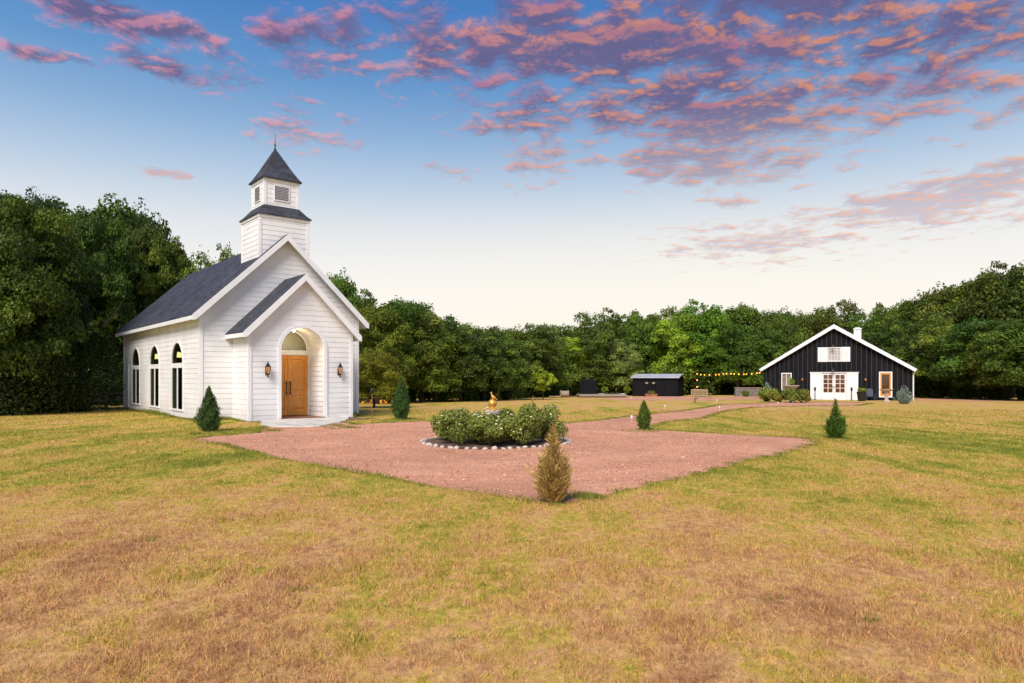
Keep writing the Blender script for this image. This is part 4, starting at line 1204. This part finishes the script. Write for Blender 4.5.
# bench
X, Y = gpt(699.5, 403.0)
r = empty('bench', (X, Y, zg(Y)), radians(-38), 'slatted teak garden bench turned away, beside the gravel path', 'bench')
bw_, bd = 1.12, 0.55
for sx in (-1, 1):
    MB().box(sx*bw_/2-0.03, sx*bw_/2+0.03, -0.03, 0.03, 0, 0.92).build('leg', M['teak'], r)
    MB().box(sx*bw_/2-0.03, sx*bw_/2+0.03, bd-0.03, bd+0.03, 0, 0.62).build('leg', M['teak'], r)
    MB().box(sx*bw_/2-0.035, sx*bw_/2+0.035, 0.031, bd+0.06, 0.62, 0.66).build('armrest', M['teak'], r)
mb = MB()
for k in range(6): mb.box(-bw_/2+0.03, bw_/2-0.03, 0.04+k*0.085, 0.11+k*0.085, 0.41, 0.435)
mb.box(-bw_/2+0.03, bw_/2-0.03, -0.02, 0.02, 0.33, 0.40).build('seat', M['teak'], r)
mb = MB().box(-bw_/2+0.03, bw_/2-0.03, -0.02, 0.02, 0.84, 0.93).box(-bw_/2+0.03, bw_/2-0.03, -0.02, 0.02, 0.46, 0.52)
for k in range(12): mb.box(-bw_/2+0.07+k*0.085, -bw_/2+0.12+k*0.085, -0.012, 0.012, 0.52, 0.84)
mb.build('backrest', M['teak'], r)
# string lights
SYp = 60.0
X, Y, z = gat(696.5, SYp)
zt = zat(373.3, SYp)
r = empty('light_pole', (X, Y, z), 0, 'slim dark pole holding the left end of the string lights', 'pole')
MB().tube([(0, 0, -0.1), (0, 0, zt-z+0.05)], 0.03, 8).build('shaft', M['black'], r)
MB().lathe([(0.12, 0), (0.12, 0.03), (0.04, 0.05)], 0, 0, 12).build('foot', M['black'], r)
endp = np.array(bw(-BL-0.22, -0.30, BE-0.16))
start = np.array((X, Y, zt))
r = empty('string_lights', tuple(start), 0, 'string of glowing orange bulbs from the pole to the barn eave', 'string lights')
pts = []
for k in range(25):
    t_ = k/24
    p_ = start*(1-t_)+endp*t_-start
    p_[2] -= 0.10*math.sin(pi*(t_*2 % 1))
    pts.append(tuple(p_))
MB().tube([(0.05, -0.04, -1.5), (0.05, -0.04, 0.0)]+pts, 0.008, 4).build('cord', M['black'], r)
bulb = bpy.data.meshes.new('bulb'); b = MB().ell((0, 0, 0), (0.052, 0.052, 0.062), 10, 7); bulb.from_pydata(b.v, [], b.f); bulb.update(); bulb.materials.append(M['bulb'])
bp = [(0.05, -0.04, -0.6), (0.05, -0.04, -1.2), (0.05, -0.04, -0.05)]
for t_ in (0.07, 0.13, 0.21, 0.31, 0.36, 0.43, 0.48, 0.55, 0.60, 0.67, 0.75, 0.79, 0.87, 0.95, 0.99):
    k = t_*24; i0 = min(int(k), 23); f = k-i0
    q = np.array(pts[i0])*(1-f)+np.array(pts[i0+1])*f
    bp.append((q[0], q[1], q[2]-0.08))
for p_ in bp:
    o = bpy.data.objects.new('bulb', bulb); link(o, r); o.location = p_
# concrete planter wall
X, Y, z = gat(735.5, 74)
r = empty('low_wall', (X, Y, z), radians(-3), 'low grey block wall standing under the string lights', 'low wall')
MB().box(0, 2.75, 0, 0.5, 0, 0.92).build('blocks', mat('grey_block', (0.20, 0.17, 0.15), 0.9, 0.2, 3), r)
MB().box(-0.04, 2.79, -0.04, 0.54, 0.92, 0.98).build('coping', M['grey_wood'], r)
def bush(name, px, Y, hpx, wpx, mkey, seed, label, col=(1, 1, 1), cat='shrub', n=2600, leaf=0.10, group=None, z=None):
    X, Y_, z_ = gat(px, Y)
    s = Y/F
    me, C_, R_ = bush_mesh(seed, n, wpx*s*0.55, hpx*s*0.88, leaf, mkey)
    r = empty(name, (X, Y_, z_ if z is None else z), 0, label, cat, group)
    o = bpy.data.objects.new('foliage', me); link(o, r); o.color = (*col, 1)
    st = MB()
    for k in range(4): st.tube([(0, 0, -0.02), tuple(C_[k]*0.6), tuple(C_[k])], [0.03, 0.02, 0.008], 5)
    st.build('stem', M['bark'], r)
    return r
bush('shrub', 746, 73, 6, 9, 'bush', 81, 'small dark shrub in front of the low grey wall', DK)
# plants round the barn
for (px, Y, h, w_, col, sd, lb) in ((768, 49.5, 17, 21, (1.3, 1.35, 0.9), 82, 'yellow-green rounded shrub at the left end of the barn hedge'),
                              (780, 47.5, 13, 24, (1.25, 1.05, 0.9), 83, 'low reddish-green shrub, second from the left in the barn hedge'),
                              (790, 47.0, 15, 24, (0.9, 1.0, 0.8), 84, 'dense green shrub, third from the left in the barn hedge'),
                              (802, 46.5, 15, 25, (0.85, 0.8, 0.75), 85, 'dark rounded shrub at the right end of the barn hedge')):
    bush('shrub', px, Y, h, w_, 'bush', sd, lb, col, group='rounded shrubs left of the barn doors', n=3600)
conifer('silver_shrub', 767, 401.5, 382, 13, 'silver', 86, 'silvery blue upright shrub behind the left end of the barn hedge', 'shrub', n=1800, leaf=0.2, multi=5, sharp=0.7, asp=0.15, plume=0.4)
conifer('silver_shrub', 904.5, 404.0, 385, 19, 'silver', 87, 'silvery green shrub at the right corner of the barn front', 'shrub', n=1500, leaf=0.2, multi=6, sharp=0.7, fat=0.3, asp=0.15, low=0.3, plume=0.5)
# urn with plant on the left
X, Y, z = gat(791, 49.5)
r = empty('urn', (X, Y, z), 0, 'wide stone urn rising behind the hedge left of the barn', 'urn')
MB().lathe([(0.28, 0), (0.28, 0.08), (0.12, 0.16), (0.10, 0.7), (0.2, 0.85), (0.52, 1.12), (0.58, 1.15), (0.58, 1.2), (0.50, 1.2), (0.4, 1.1)], 0, 0, 20).build('bowl', M['stone'], r)
bush('potted_plant', 792, 49.5, 12, 8, 'bush', 88, 'leafy plant growing in the stone urn left of the barn', (1.1, 1.25, 0.8), 'potted plant', 1200, z=z+1.0)
# bird bath on the right
X, Y, z = gat(886.5, 49.5)
r = empty('bird_bath', (X, Y, z), 0, 'white bird bath in front of the wood-framed barn window', 'bird bath')
MB().lathe([(0.24, 0), (0.24, 0.07), (0.13, 0.14), (0.11, 0.35), (0.15, 0.62), (0.18, 0.70)], 0, 0, 14).build('pedestal', M['stone'], r)
MB().lathe([(0.16, 0.70), (0.42, 0.84), (0.47, 0.92), (0.42, 0.92), (0.30, 0.86)], 0, 0, 20).build('bowl', M['stone'], r)
# barrel planters
def pot(px, Y, r0, h, label, m, plant, prz=0.0, cat='planter', bh=6):
    X, Y_, z = gat(px, Y)
    r = empty('planter', (X, Y_, z), 0, label, cat)
    MB().lathe([(r0*0.75, 0), (r0, h*0.9), (r0*1.08, h*0.9), (r0*1.08, h), (r0*0.9, h), (r0*0.85, h*0.93)], 0, 0, 16).build('pot', m, r)
    bush('potted_plant', px, Y, bh, r0*2.3/Y*F, 'bush', int(px), plant, (1.1, 1.0, 0.6), 'potted plant', 900, z=z+h*0.8)
pot(861.5, 51.5, 0.33, 0.72, 'dark barrel planter right of the white barn doors', M['black'], 'brownish foliage spilling over the dark barrel planter by the barn')
pot(806.5, 53.5, 0.22, 0.72, 'terracotta planter between the hedge and the barn doors', M['pot'], 'small orange-brown plant in the terracotta planter by the barn doors', bh=4)
# blue chair
c_ = bw(2.62, -0.9)
r = empty('garden_chair', c_, BA+0.2, 'dark blue garden chair against the barn right of the doors', 'chair')
nav = mat('navy_paint', (0.02, 0.035, 0.07), 0.5, 0.1)
for sx in (-1, 1):
    for yy in (-0.25, 0.25): MB().box(sx*0.28-0.025, sx*0.28+0.025, yy-0.025, yy+0.025, 0, 0.55 if yy < 0 else 0.4).build('leg', nav, r)
    MB().box(sx*0.28-0.05, sx*0.28+0.05, -0.32, 0.28, 0.55, 0.58).build('armrest', nav, r)
MB().box(-0.27, 0.27, -0.28, 0.25, 0.34, 0.38).build('seat', nav, r)
mb = MB()
for k in range(5): mb.prism([(0.2, 0.38), (0.23, 0.38), (0.40, 0.92+0.04*(2-abs(k-2))), (0.37, 0.92+0.04*(2-abs(k-2)))], -0.25+k*0.1, -0.16+k*0.1, 'x')
mb.build('backrest', nav, r)
# dark posts either side of the doors
for (s, lb) in ((-1.36, 'tall dark lantern post left of the white barn doors'), (1.30, 'tall dark lantern post right of the white barn doors')):
    r = empty('lantern_post', bw(s, -0.8), BA, lb, 'lantern post')
    MB().tube([(0, 0, 0), (0, 0, 0.78)], 0.035, 8).lathe([(0.12, 0), (0.12, 0.04), (0.05, 0.08)], 0, 0, 12).build('post', M['black'], r)
    MB().lathe([(0.05, 0.76), (0.08, 0.8), (0.08, 0.95), (0.10, 0.96), (0.03, 1.05), (0.01, 1.1)], 0, 0, 6).build('head', M['black'], r)
# stage with dark screen
YS = 70.0
X, Y, z = gat(580, YS)
r = empty('stage', (X-0.3, Y, z), 0, 'low dark wooden deck in front of the trees', 'stage')
MB().box(0, 4.7, -2.6, 1.2, 0.14, 0.30).build('deck', M['grey_wood'], r)
MB().box(0.1, 4.6, -2.5, 1.1, 0.0, 0.14).build('base', M['black'], r)
r = empty('screen', (X, Y+0.4, z+0.30), 0, 'tall black slatted panel standing on the low deck', 'screen')
mb = MB()
for k in range(6): mb.box(k*0.30, k*0.30+0.27, 0, 0.05, 0.0, 1.55+0.12*math.sin(k*2.1))
mb.build('panel', M['barn'], r)
MB().box(0.0, 1.77, 0.051, 0.10, 0.3, 0.4).box(0.0, 1.77, 0.051, 0.10, 1.1, 1.2).build('rail', M['black'], r)
# stump block and plank
X, Y, z = gat(561, 66)
r = empty('wooden_block', (X, Y, z), 0.1, 'weathered grey wooden spool beside the sapling', 'wooden spool')
MB().prism([(0.36*cos(2*pi*i/16)+0.4, 0.36*sin(2*pi*i/16)+0.37) for i in range(16)], 0.0, 0.07, 'x').build('flange', M['grey_wood'], r)
MB().prism([(0.36*cos(2*pi*i/16)+0.4, 0.36*sin(2*pi*i/16)+0.37) for i in range(16)], 0.73, 0.80, 'x').build('flange', M['grey_wood'], r)
MB().prism([(0.28*cos(2*pi*i/12)+0.4, 0.28*sin(2*pi*i/12)+0.37) for i in range(12)], 0.071, 0.729, 'x').build('core', M['grey_wood'], r)
X, Y, z = gat(549, 65.5)
o = MB().box(0, 1.15, 0, 0.35, 0.10, 0.17).box(0.1, 0.2, 0.05, 0.3, 0, 0.10).box(0.9, 1.0, 0.05, 0.3, 0, 0.10).build('plank_bench', M['teak'], loc=(X, Y, z))
tag(o, 'low pale plank bench between the sapling and the spool', 'plank bench')
tree(543, 56, 369, 2.1, 'sapling', 0, (3.0, 2.7, 1.7), 'slender light green sapling standing on the lawn before the wood', name='sapling', cat='sapling')
for (px, Yt, top, w_, lb) in ((605, 72, 386, 0.9, 'tiny round tree standing beside the dark deck'), (627, 73.5, 385.5, 0.85, 'small round tree between the deck and the shed')):
    X, Y, z = gat(px, Yt)
    tree(px, Yt, top, w_, 'sapling', 0, (1.9, 1.7, 1.1), lb, name='small_tree', cat='small tree', base=z)
for (px, Yt, lb) in ((601, 71.5, 'pale blue cooler box at the right end of the deck'), (622, 71.5, 'pale blue box by the small tree left of the shed')):
    X, Y, z = gat(px, Yt)
    r = empty('cooler', (X, Y, z), 0.2, lb, 'cooler box')
    MB().box(-0.28, 0.28, -0.18, 0.18, 0, 0.28).build('box', M['blue_pot'], r, bevel=0.02)
    MB().box(-0.30, 0.30, -0.20, 0.20, 0.282, 0.34).build('lid', M['whiteplastic'], r, bevel=0.015)
# flower trough by the shed
X, Y, z = gat(651, 74.6)
r = empty('planter', (X, Y, z), 0, 'terracotta trough of plants in front of the shed', 'planter')
MB().prism([(-0.6, 0), (0.6, 0), (0.68, 0.28), (-0.68, 0.28)], -0.2, 0.2).build('pot', M['pot'], r)
bush('potted_plant', 651, 74.6, 4, 9, 'bush', 99, 'green plants growing in the trough in front of the shed', (1, 1, .8), 'potted plant', 900, z=z+0.22)
# fire glow beyond the chapel
X, Y, z = gat(377, 46)
r = empty('brush_fire', (X, Y, z), 0, 'low orange brush fire burning at the wood edge behind the chapel', 'fire')
fl = MB()
for k in range(46):
    x = random.uniform(-1.6, 1.5); y = random.uniform(-0.4, 0.4); h = random.uniform(0.05, 0.26)*(2.0 if abs(x-0.05) < 0.12 else 1)
    fl.tube([(x, y, -0.02), (x+random.uniform(-.04, .04), y, h*0.5), (x+random.uniform(-.08, .08), y, h)], [0.06, 0.04, 0.004], 6)
fl.build('flames', M['ember'], r, smooth=True)
lg = MB()
for k in range(9):
    x = random.uniform(-1.4, 1.3); a = random.uniform(0, 3)
    lg.tube([(x-0.4*cos(a), -0.2*sin(a), 0.05), (x+0.4*cos(a), 0.2*sin(a), 0.08)], 0.05, 6)
lg.build('logs', M['bark'], r)
# rail fence under the left trees
X, Y = gpt(70, 413.5)
X0, Y0 = wp(62, 33.5); X1, Y1 = wp(126, 37)
r = empty('rail_fence', (X0, Y0, zg(Y0)), math.atan2(Y1-Y0, X1-X0), 'old dark timber rail fence in the shade left of the chapel', 'fence')
LL = math.hypot(X1-X0, Y1-Y0)
for k in range(4): MB().box(k*LL/3-0.05, k*LL/3+0.05, -0.05, 0.05, -0.1, 0.85).build('post', M['grey_wood'], r)
for zz in (0.35, 0.70): MB().box(0, LL, -0.09, -0.051, zz, zz+0.1).build('rail', M['grey_wood'], r)

# ------------------------------------------------------------------ grass blades
def vnoise(x, y, cell, seed):
    g_ = np.random.default_rng(seed).uniform(0, 1, (256, 256))
    u, v = x/cell, y/cell
    i, j = np.floor(u).astype(int), np.floor(v).astype(int); fu, fv = u-i, v-j
    fu = fu*fu*(3-2*fu); fv = fv*fv*(3-2*fv)
    return (g_[i % 256, j % 256]*(1-fu)*(1-fv)+g_[(i+1) % 256, j % 256]*fu*(1-fv)+g_[i % 256, (j+1) % 256]*(1-fu)*fv+g_[(i+1) % 256, (j+1) % 256]*fu*fv)
def make_blades():
    V, R_ = [], []
    foot = [cw(-0.03, -0.03), cw(W+0.03, -0.03), cw(W+0.03, L), cw(-0.03, L)]
    foot2 = [cw(PA0, -PB), cw(PA1, -PB), cw(PA1, 0.1), cw(PA0, 0.1)]
    foot3 = slab_w
    rng = RNG
    for (ya, yb, dens, wd, hh) in ((2.6, 4.5, 6500, 0.0052, 0.042), (4.5, 6.5, 5200, 0.0062, 0.041), (6.5, 9.5, 3600, 0.0065, 0.038), (9.5, 14, 1700, 0.009, 0.04), (14, 21, 800, 0.013, 0.042), (21, 34, 260, 0.02, 0.048)):
        area = (yb-ya)*((0.80*(ya+yb)/2+0.8)*2)
        n = int(area*dens)
        y = np.sqrt(rng.uniform(ya**2, yb**2, n)); x = rng.uniform(-1, 1, n)*(0.80*y+0.8)
        keep = ~inside(x, y, circle_poly)
        if yb > 18: keep &= ~inside(x, y, foot) & ~inside(x, y, foot2) & ~inside(x, y, foot3)
        x, y = x[keep], y[keep]
        # clumpy
        cl = vnoise(x, y, 0.16, 1)*0.6+vnoise(x, y, 0.55, 2)*0.4
        cl = np.clip((cl-0.5)*3.0, -1, 1)
        keep = rng.uniform(0, 1, len(x)) < 0.62+0.38*cl
        x, y, cl = x[keep], y[keep], cl[keep]
        n = len(x)
        z = np.zeros(n); m = y > 22; z[m] = -0.35*((y[m]-22)/33.5)**1.3
        a = rng.uniform(0, 2*pi, n); h = hh*rng.uniform(0.35, 1.35, n)*(0.9+0.35*cl)
        w = wd*rng.uniform(0.6, 1.2, n)
        lean = rng.normal(0, 0.95, n)*h; la = rng.uniform(0, 2*pi, n)
        b0 = np.stack([x-np.cos(a)*w/2, y-np.sin(a)*w/2, z-0.002], 1); b1 = np.stack([x+np.cos(a)*w/2, y+np.sin(a)*w/2, z-0.002], 1)
        tp = np.stack([x+np.cos(la)*lean, y+np.sin(la)*lean, z+h], 1)
        V.append(np.stack([b0, b1, tp], 1).reshape(-1, 3)); R_.append(rng.uniform(0, 1, n))
    me = np_mesh('grass', np.concatenate(V), 3, M['blades'], np.concatenate(R_))
    o = bpy.data.objects.new('grass', me); link(o)
    tag(o, 'patchy mown lawn grass, straw and green', 'grass', kind='stuff')
    # longer tufts at edges of the court and along the chapel wall
    V, R_ = [], []
    def line(p0, p1, n, hh, sp=0.10):
        t = rng.uniform(0, 1, n); x = p0[0]+(p1[0]-p0[0])*t+rng.normal(0, sp, n); y = p0[1]+(p1[1]-p0[1])*t+rng.normal(0, sp, n)
        z = np.array([zg(q) for q in y])
        a = rng.uniform(0, 2*pi, n); cl = 0.6+0.4*np.sin(x*7+y*5)
        h = hh*rng.uniform(0.4, 1.3, n)*cl; w = 0.008*(1+p0[1]/16)*np.ones(n)
        lean = rng.normal(0, 0.5, n)*h; la = rng.uniform(0, 2*pi, n)
        V.append(np.stack([np.stack([x-np.cos(a)*w/2, y-np.sin(a)*w/2, z], 1), np.stack([x+np.cos(a)*w/2, y+np.sin(a)*w/2, z], 1), np.stack([x+np.cos(la)*lean, y+np.sin(la)*lean, z+h], 1)], 1).reshape(-1, 3))
        R_.append(rng.uniform(0, 0.5, n))
    n_ = len(circle_poly)
    for i in range(n_):
        p0, p1 = circle_poly[i], circle_poly[(i+1) % n_]
        d = math.hypot(p1[0]-p0[0], p1[1]-p0[1])
        if p0[1] < 52: line(p0, p1, int(d*300), 0.05, 0.09)
    line(cw(-0.10, -0.05), cw(-0.10, L), 4500, 0.20, 0.07)
    line(cw(0.0, -0.12), cw(PA0-0.1, -0.12), 700, 0.16, 0.06)
    line(cw(PA0-0.1, 0), cw(PA0-0.1, -PB), 900, 0.16, 0.06)
    line(cw(PA1+0.1, -PB), cw(PA1+0.1, 0), 900, 0.16, 0.06)
    line(cw(PA1, -0.1), cw(W, -0.1), 700, 0.16, 0.06)
    for (px, py, s) in ((565, 499, 0.2), (590, 497, 0.12), (940, 553, 0.08), (300, 590, 0.05), (620, 560, 0.07), (150, 540, 0.07), (870, 620, 0.05), (455, 640, 0.04), (230, 520, 0.06), (330, 426, 0.3), (345, 428, 0.25), (268, 431, .2), (835, 440, .4), (644, 431, .3), (209, 433, .4), (762, 600, 0.06), (401, 420, .4)):
        p = gpt(px, py); line((p[0]-s, p[1]), (p[0]+s, p[1]), 500 if s >= 0.1 else 45, 0.07 if s >= 0.1 else 0.045, s*0.9)
    me = np_mesh('grass_tufts', np.concatenate(V), 3, M['tuft'], np.concatenate(R_))
    o = bpy.data.objects.new('grass_tufts', me); link(o)
    tag(o, 'longer green grass along the gravel edge and chapel wall', 'grass', kind='stuff')
M['tuft'] = leaf_mat('tuft_green', (0.13, 0.17, 0.02), (0.42, 0.38, 0.06), 0.3, use_objcol=False)
make_blades()
def loose_stones(n, seed):
    rng = np.random.default_rng(seed)
    y = np.sqrt(rng.uniform(8.3**2, 23**2, n)); x = rng.uniform(-0.5, 0.36, n)*y
    dens = vnoise(x, y, 0.5, 9)*0.7+vnoise(x, y, 2.0, 10)*0.5
    m_ = inside(x, y, circle_poly) & (rng.uniform(0, 1, n) < dens) & (np.hypot(x-bedc[0], y-bedc[1]) > 1.9)
    x, y = x[m_], y[m_]; n = len(x)
    o_ = np.array([(1, 0, 0), (0, 1, 0), (-1, 0, 0), (0, -1, 0), (0, 0, 0.75), (0, 0, -0.5)], float)
    tri = [(0, 1, 4), (1, 2, 4), (2, 3, 4), (3, 0, 4), (1, 0, 5), (2, 1, 5), (3, 2, 5), (0, 3, 5)]
    s_ = 0.0062*rng.lognormal(0, 0.45, n)
    V = o_[None, :, :]*s_[:, None, None]*rng.uniform(0.7, 1.3, (n, 6, 1))
    a_ = rng.uniform(0, 6.28, n); c_, q_ = np.cos(a_)[:, None], np.sin(a_)[:, None]
    X_ = V[:, :, 0]*c_-V[:, :, 1]*q_; Y_ = V[:, :, 0]*q_+V[:, :, 1]*c_
    V = np.stack([X_+x[:, None], Y_+y[:, None], V[:, :, 2]+0.006+s_[:, None]*0.3], 2)
    T = V[:, np.array(tri).ravel(), :].reshape(-1, 3)
    me = np_mesh('loose_stones', T, 3, M['grit'], np.repeat(rng.uniform(0, 1, n), 8))
    o = bpy.data.objects.new('loose_stones', me); link(o)
    tag(o, 'loose reddish granite grit scattered over the gravel court', 'gravel', kind='stuff')
M['grit'] = leaf_mat('granite_grit', (0.26, 0.11, 0.07), (0.66, 0.37, 0.24), 0.0, 0.9, use_objcol=False)
loose_stones(150000, 5)

# ------------------------------------------------------------------ sky
SUN_EL, SUN_AZ = radians(45), radians(198)       # azimuth measured clockwise from +Y: behind the camera
w = bpy.data.worlds.new('World'); SC.world = w; w.use_nodes = True
t = NT(w.node_tree)
for n in list(t.n): t.n.remove(n)
out = t.n.new('ShaderNodeOutputWorld')
gen = t.node('ShaderNodeTexCoord').outputs['Generated']
sep = t.node('ShaderNodeSeparateXYZ'); t.l.new(gen, sep.inputs[0])
dx, dy, dz = sep.outputs
el = dz
def se(py):      # sine of elevation of a picture row at the centre column
    tt = (HY-py)/F
    return tt/math.sqrt(1+tt*tt)
base = t.ramp(t.math('MAXIMUM', el, 0.0), [(0.0, lin(255, 240, 222)), (se(335), lin(255, 244, 232)), (se(297), lin(254, 249, 245)), (se(235), lin(226, 230, 235)), (se(190), lin(186, 207, 229)), (se(140), lin(142, 178, 217)),
                        (se(90), lin(102, 153, 206)), (se(10), lin(70, 127, 194)), (0.75, lin(64, 116, 190)), (1.0, lin(62, 112, 185))])
sky = t.node('ShaderNodeTexSky'); sky.sky_type = 'NISHITA'; sky.sun_disc = False
sky.sun_elevation = SUN_EL; sky.sun_rotation = SUN_AZ; sky.altitude = 200
az = t.math('ARCTAN2', dx, dy)
ele = t.math('ARCSINE', el)
# cloud plane coordinates
zz = t.math('ADD', t.math('MAXIMUM', dz, 0.0), 0.045)
cu_, cv = t.math('DIVIDE', dx, zz), t.math('DIVIDE', dy, zz)
cb = t.node('ShaderNodeCombineXYZ'); t.l.new(cu_, cb.inputs[0]); t.l.new(cv, cb.inputs[1])
P0 = cb.outputs[0]
def cloud(off):
    v = t.mapping(P0, scale=(1.0, 1.0, 1), loc=(off[0], off[1], 3.7), rot=(0, 0, 0.12))
    a = t.noise(v, 7.2, 8, 0.64, 0.25)
    b = t.noise(v, 1.7, 3, 0.5, 0.2)
    return t.math('ADD', t.math('MULTIPLY', a, 0.68), t.math('MULTIPLY', b, 0.32))
n0 = cloud((0, 0)); n1 = cloud((0.004, -0.036))
def blob(px, py, rx, ry, amp, rot=0.0):
    X, Z = (px-512)/F, (HY-py)/F
    a0 = math.atan(X); e0 = math.atan(Z/math.sqrt(1+X*X))
    u = t.math('SUBTRACT', az, a0); v = t.math('SUBTRACT', ele, e0)
    c, s = cos(rot), sin(rot)
    uu = t.math('ADD', t.math('MULTIPLY', u, c), t.math('MULTIPLY', v, s)); vv = t.math('SUBTRACT', t.math('MULTIPLY', v, c), t.math('MULTIPLY', u, s))
    q = t.math('ADD', t.math('POWER', t.math('ABSOLUTE', t.math('DIVIDE', uu, rx/F)), 2.0), t.math('POWER', t.math('ABSOLUTE', t.math('DIVIDE', vv, ry/F)), 2.0))
    return t.math('MULTIPLY', t.math('EXPONENT', t.math('MULTIPLY', q, -1.0)), amp)
blobs = [(720, 20, 330, 75, 1.0, 0.0), (940, 55, 200, 62, 0.9, 0.05), (690, 105, 190, 60, 0.95, -0.10), (700, 165, 120, 38, 0.85, -0.12), (730, 200, 70, 18, 0.6, 0), (540, 120, 100, 60, 0.72, 0), (450, 50, 170, 55, 0.78, 0),
         (340, 50, 110, 60, 0.72, 0), (190, 76, 90, 19, 0.84, -0.12), (110, 14, 130, 18, 0.95, 0), (60, 58, 60, 10, 0.7, 0), (285, 115, 80, 32, 0.66, 0), (290, 32, 80, 24, 0.72, 0), (230, 55, 60, 30, 0.5, 0),
         (158, 171, 30, 6, 0.85, -0.05), (440, 170, 60, 16, 0.6, 0), (930, 200, 160, 28, 0.88, 0.10), (995, 182, 50, 16, 0.95, 0.1), (830, 230, 200, 30, 0.68, 0.05), (280, 150, 30, 12, 0.3, 0)]
mask = None
for b_ in blobs:
    q = blob(*b_)
    mask = q if mask is None else t.math('MAXIMUM', mask, q)
thr = t.math('SUBTRACT', 0.64, t.math('MULTIPLY', mask, 0.315))
dens = t.math('DIVIDE', t.math('SUBTRACT', n0, thr), 0.13, clamp=True)
dens = t.math('MULTIPLY', dens, t.math('MULTIPLY', t.math('DIVIDE', mask, 0.25, clamp=True), t.math('DIVIDE', t.math('SUBTRACT', dz, 0.02), 0.12, clamp=True)))
thick = t.math('DIVIDE', t.math('SUBTRACT', n0, t.math('ADD', thr, 0.02)), 0.16, clamp=True)
lit = t.math('ADD', 0.42, t.math('MULTIPLY', t.math('SUBTRACT', n0, n1), 8.0), clamp=True)
lit = t.math('SUBTRACT', lit, t.math('MULTIPLY', thick, 0.42), clamp=True)
warm = t.math('DIVIDE', t.math('ADD', az, 0.35), 0.55, clamp=True)      # pink on the left, orange to the right
litcol = t.mix(warm, lin(255, 165, 168), lin(255, 158, 72))
high = t.math('DIVIDE', t.math('SUBTRACT', dz, 0.20), 0.16, clamp=True)
shade = t.mix(high, lin(205, 196, 206), t.mix(t.noise(P0, 5.0, 4, 0.6), lin(80, 86, 132), lin(124, 104, 142)))
dusk = t.math('DIVIDE', t.math('SUBTRACT', t.noise(P0, 2.6, 4, 0.6), 0.37), 0.16, clamp=True)
litcol = t.mix(dusk, t.mix(warm, lin(214, 136, 168), lin(205, 118, 132)), litcol)
litcol = t.mix(high, lin(255, 190, 142), litcol)
ccol = t.mix(t.math('POWER', lit, 1.3), shade, litcol)
dens = t.math('MULTIPLY', dens, 0.93)
glow = blob(640, 330, 420, 90, 0.75)
base = t.mix(glow, base, lin(255, 248, 232))
full = t.mix(dens, base, ccol)
bg1 = t.node('ShaderNodeBackground', ins={'Color': full, 'Strength': 0.765})
bg2 = t.node('ShaderNodeBackground', ins={'Color': sky.outputs[0], 'Strength': 0.10})
mxs = t.node('ShaderNodeMixShader', ins={0: 0.05})
t.l.new(bg1.outputs[0], mxs.inputs[1]); t.l.new(bg2.outputs[0], mxs.inputs[2]); t.l.new(mxs.outputs[0], out.inputs[0])

sl = bpy.data.lights.new('sun', 'SUN'); sl.energy = 3.8; sl.angle = radians(30); sl.color = (1.0, 0.915, 0.84)
so = bpy.data.objects.new('sun', sl); link(so)
from mathutils import Vector
sd_ = Vector((sin(SUN_AZ)*cos(SUN_EL), cos(SUN_AZ)*cos(SUN_EL), sin(SUN_EL)))
so.rotation_euler = sd_.to_track_quat('Z', 'Y').to_euler()
so.location = (0, -10, 20)

# ------------------------------------------------------------------ camera and output
cd = bpy.data.cameras.new('camera'); cd.sensor_width = 36; cd.lens = F/1024*36; cd.clip_end = 5000; cd.clip_start = 0.05
cd.shift_y = (HY-341.5)/1024
co = bpy.data.objects.new('camera', cd); link(co); co.location = (0, 0, CAMH); co.rotation_euler = (pi/2, 0, 0)
SC.camera = co
vs = SC.view_settings
vs.view_transform = 'Standard'; vs.look = 'None'; vs.exposure = 0.40; vs.gamma = 1.0
SC.cycles.max_bounces = 6; SC.cycles.diffuse_bounces = 3; SC.cycles.transparent_max_bounces = 8
SC.cycles.use_denoising = True
try: SC.cycles.denoiser = 'OPENIMAGEDENOISE'
except Exception: pass
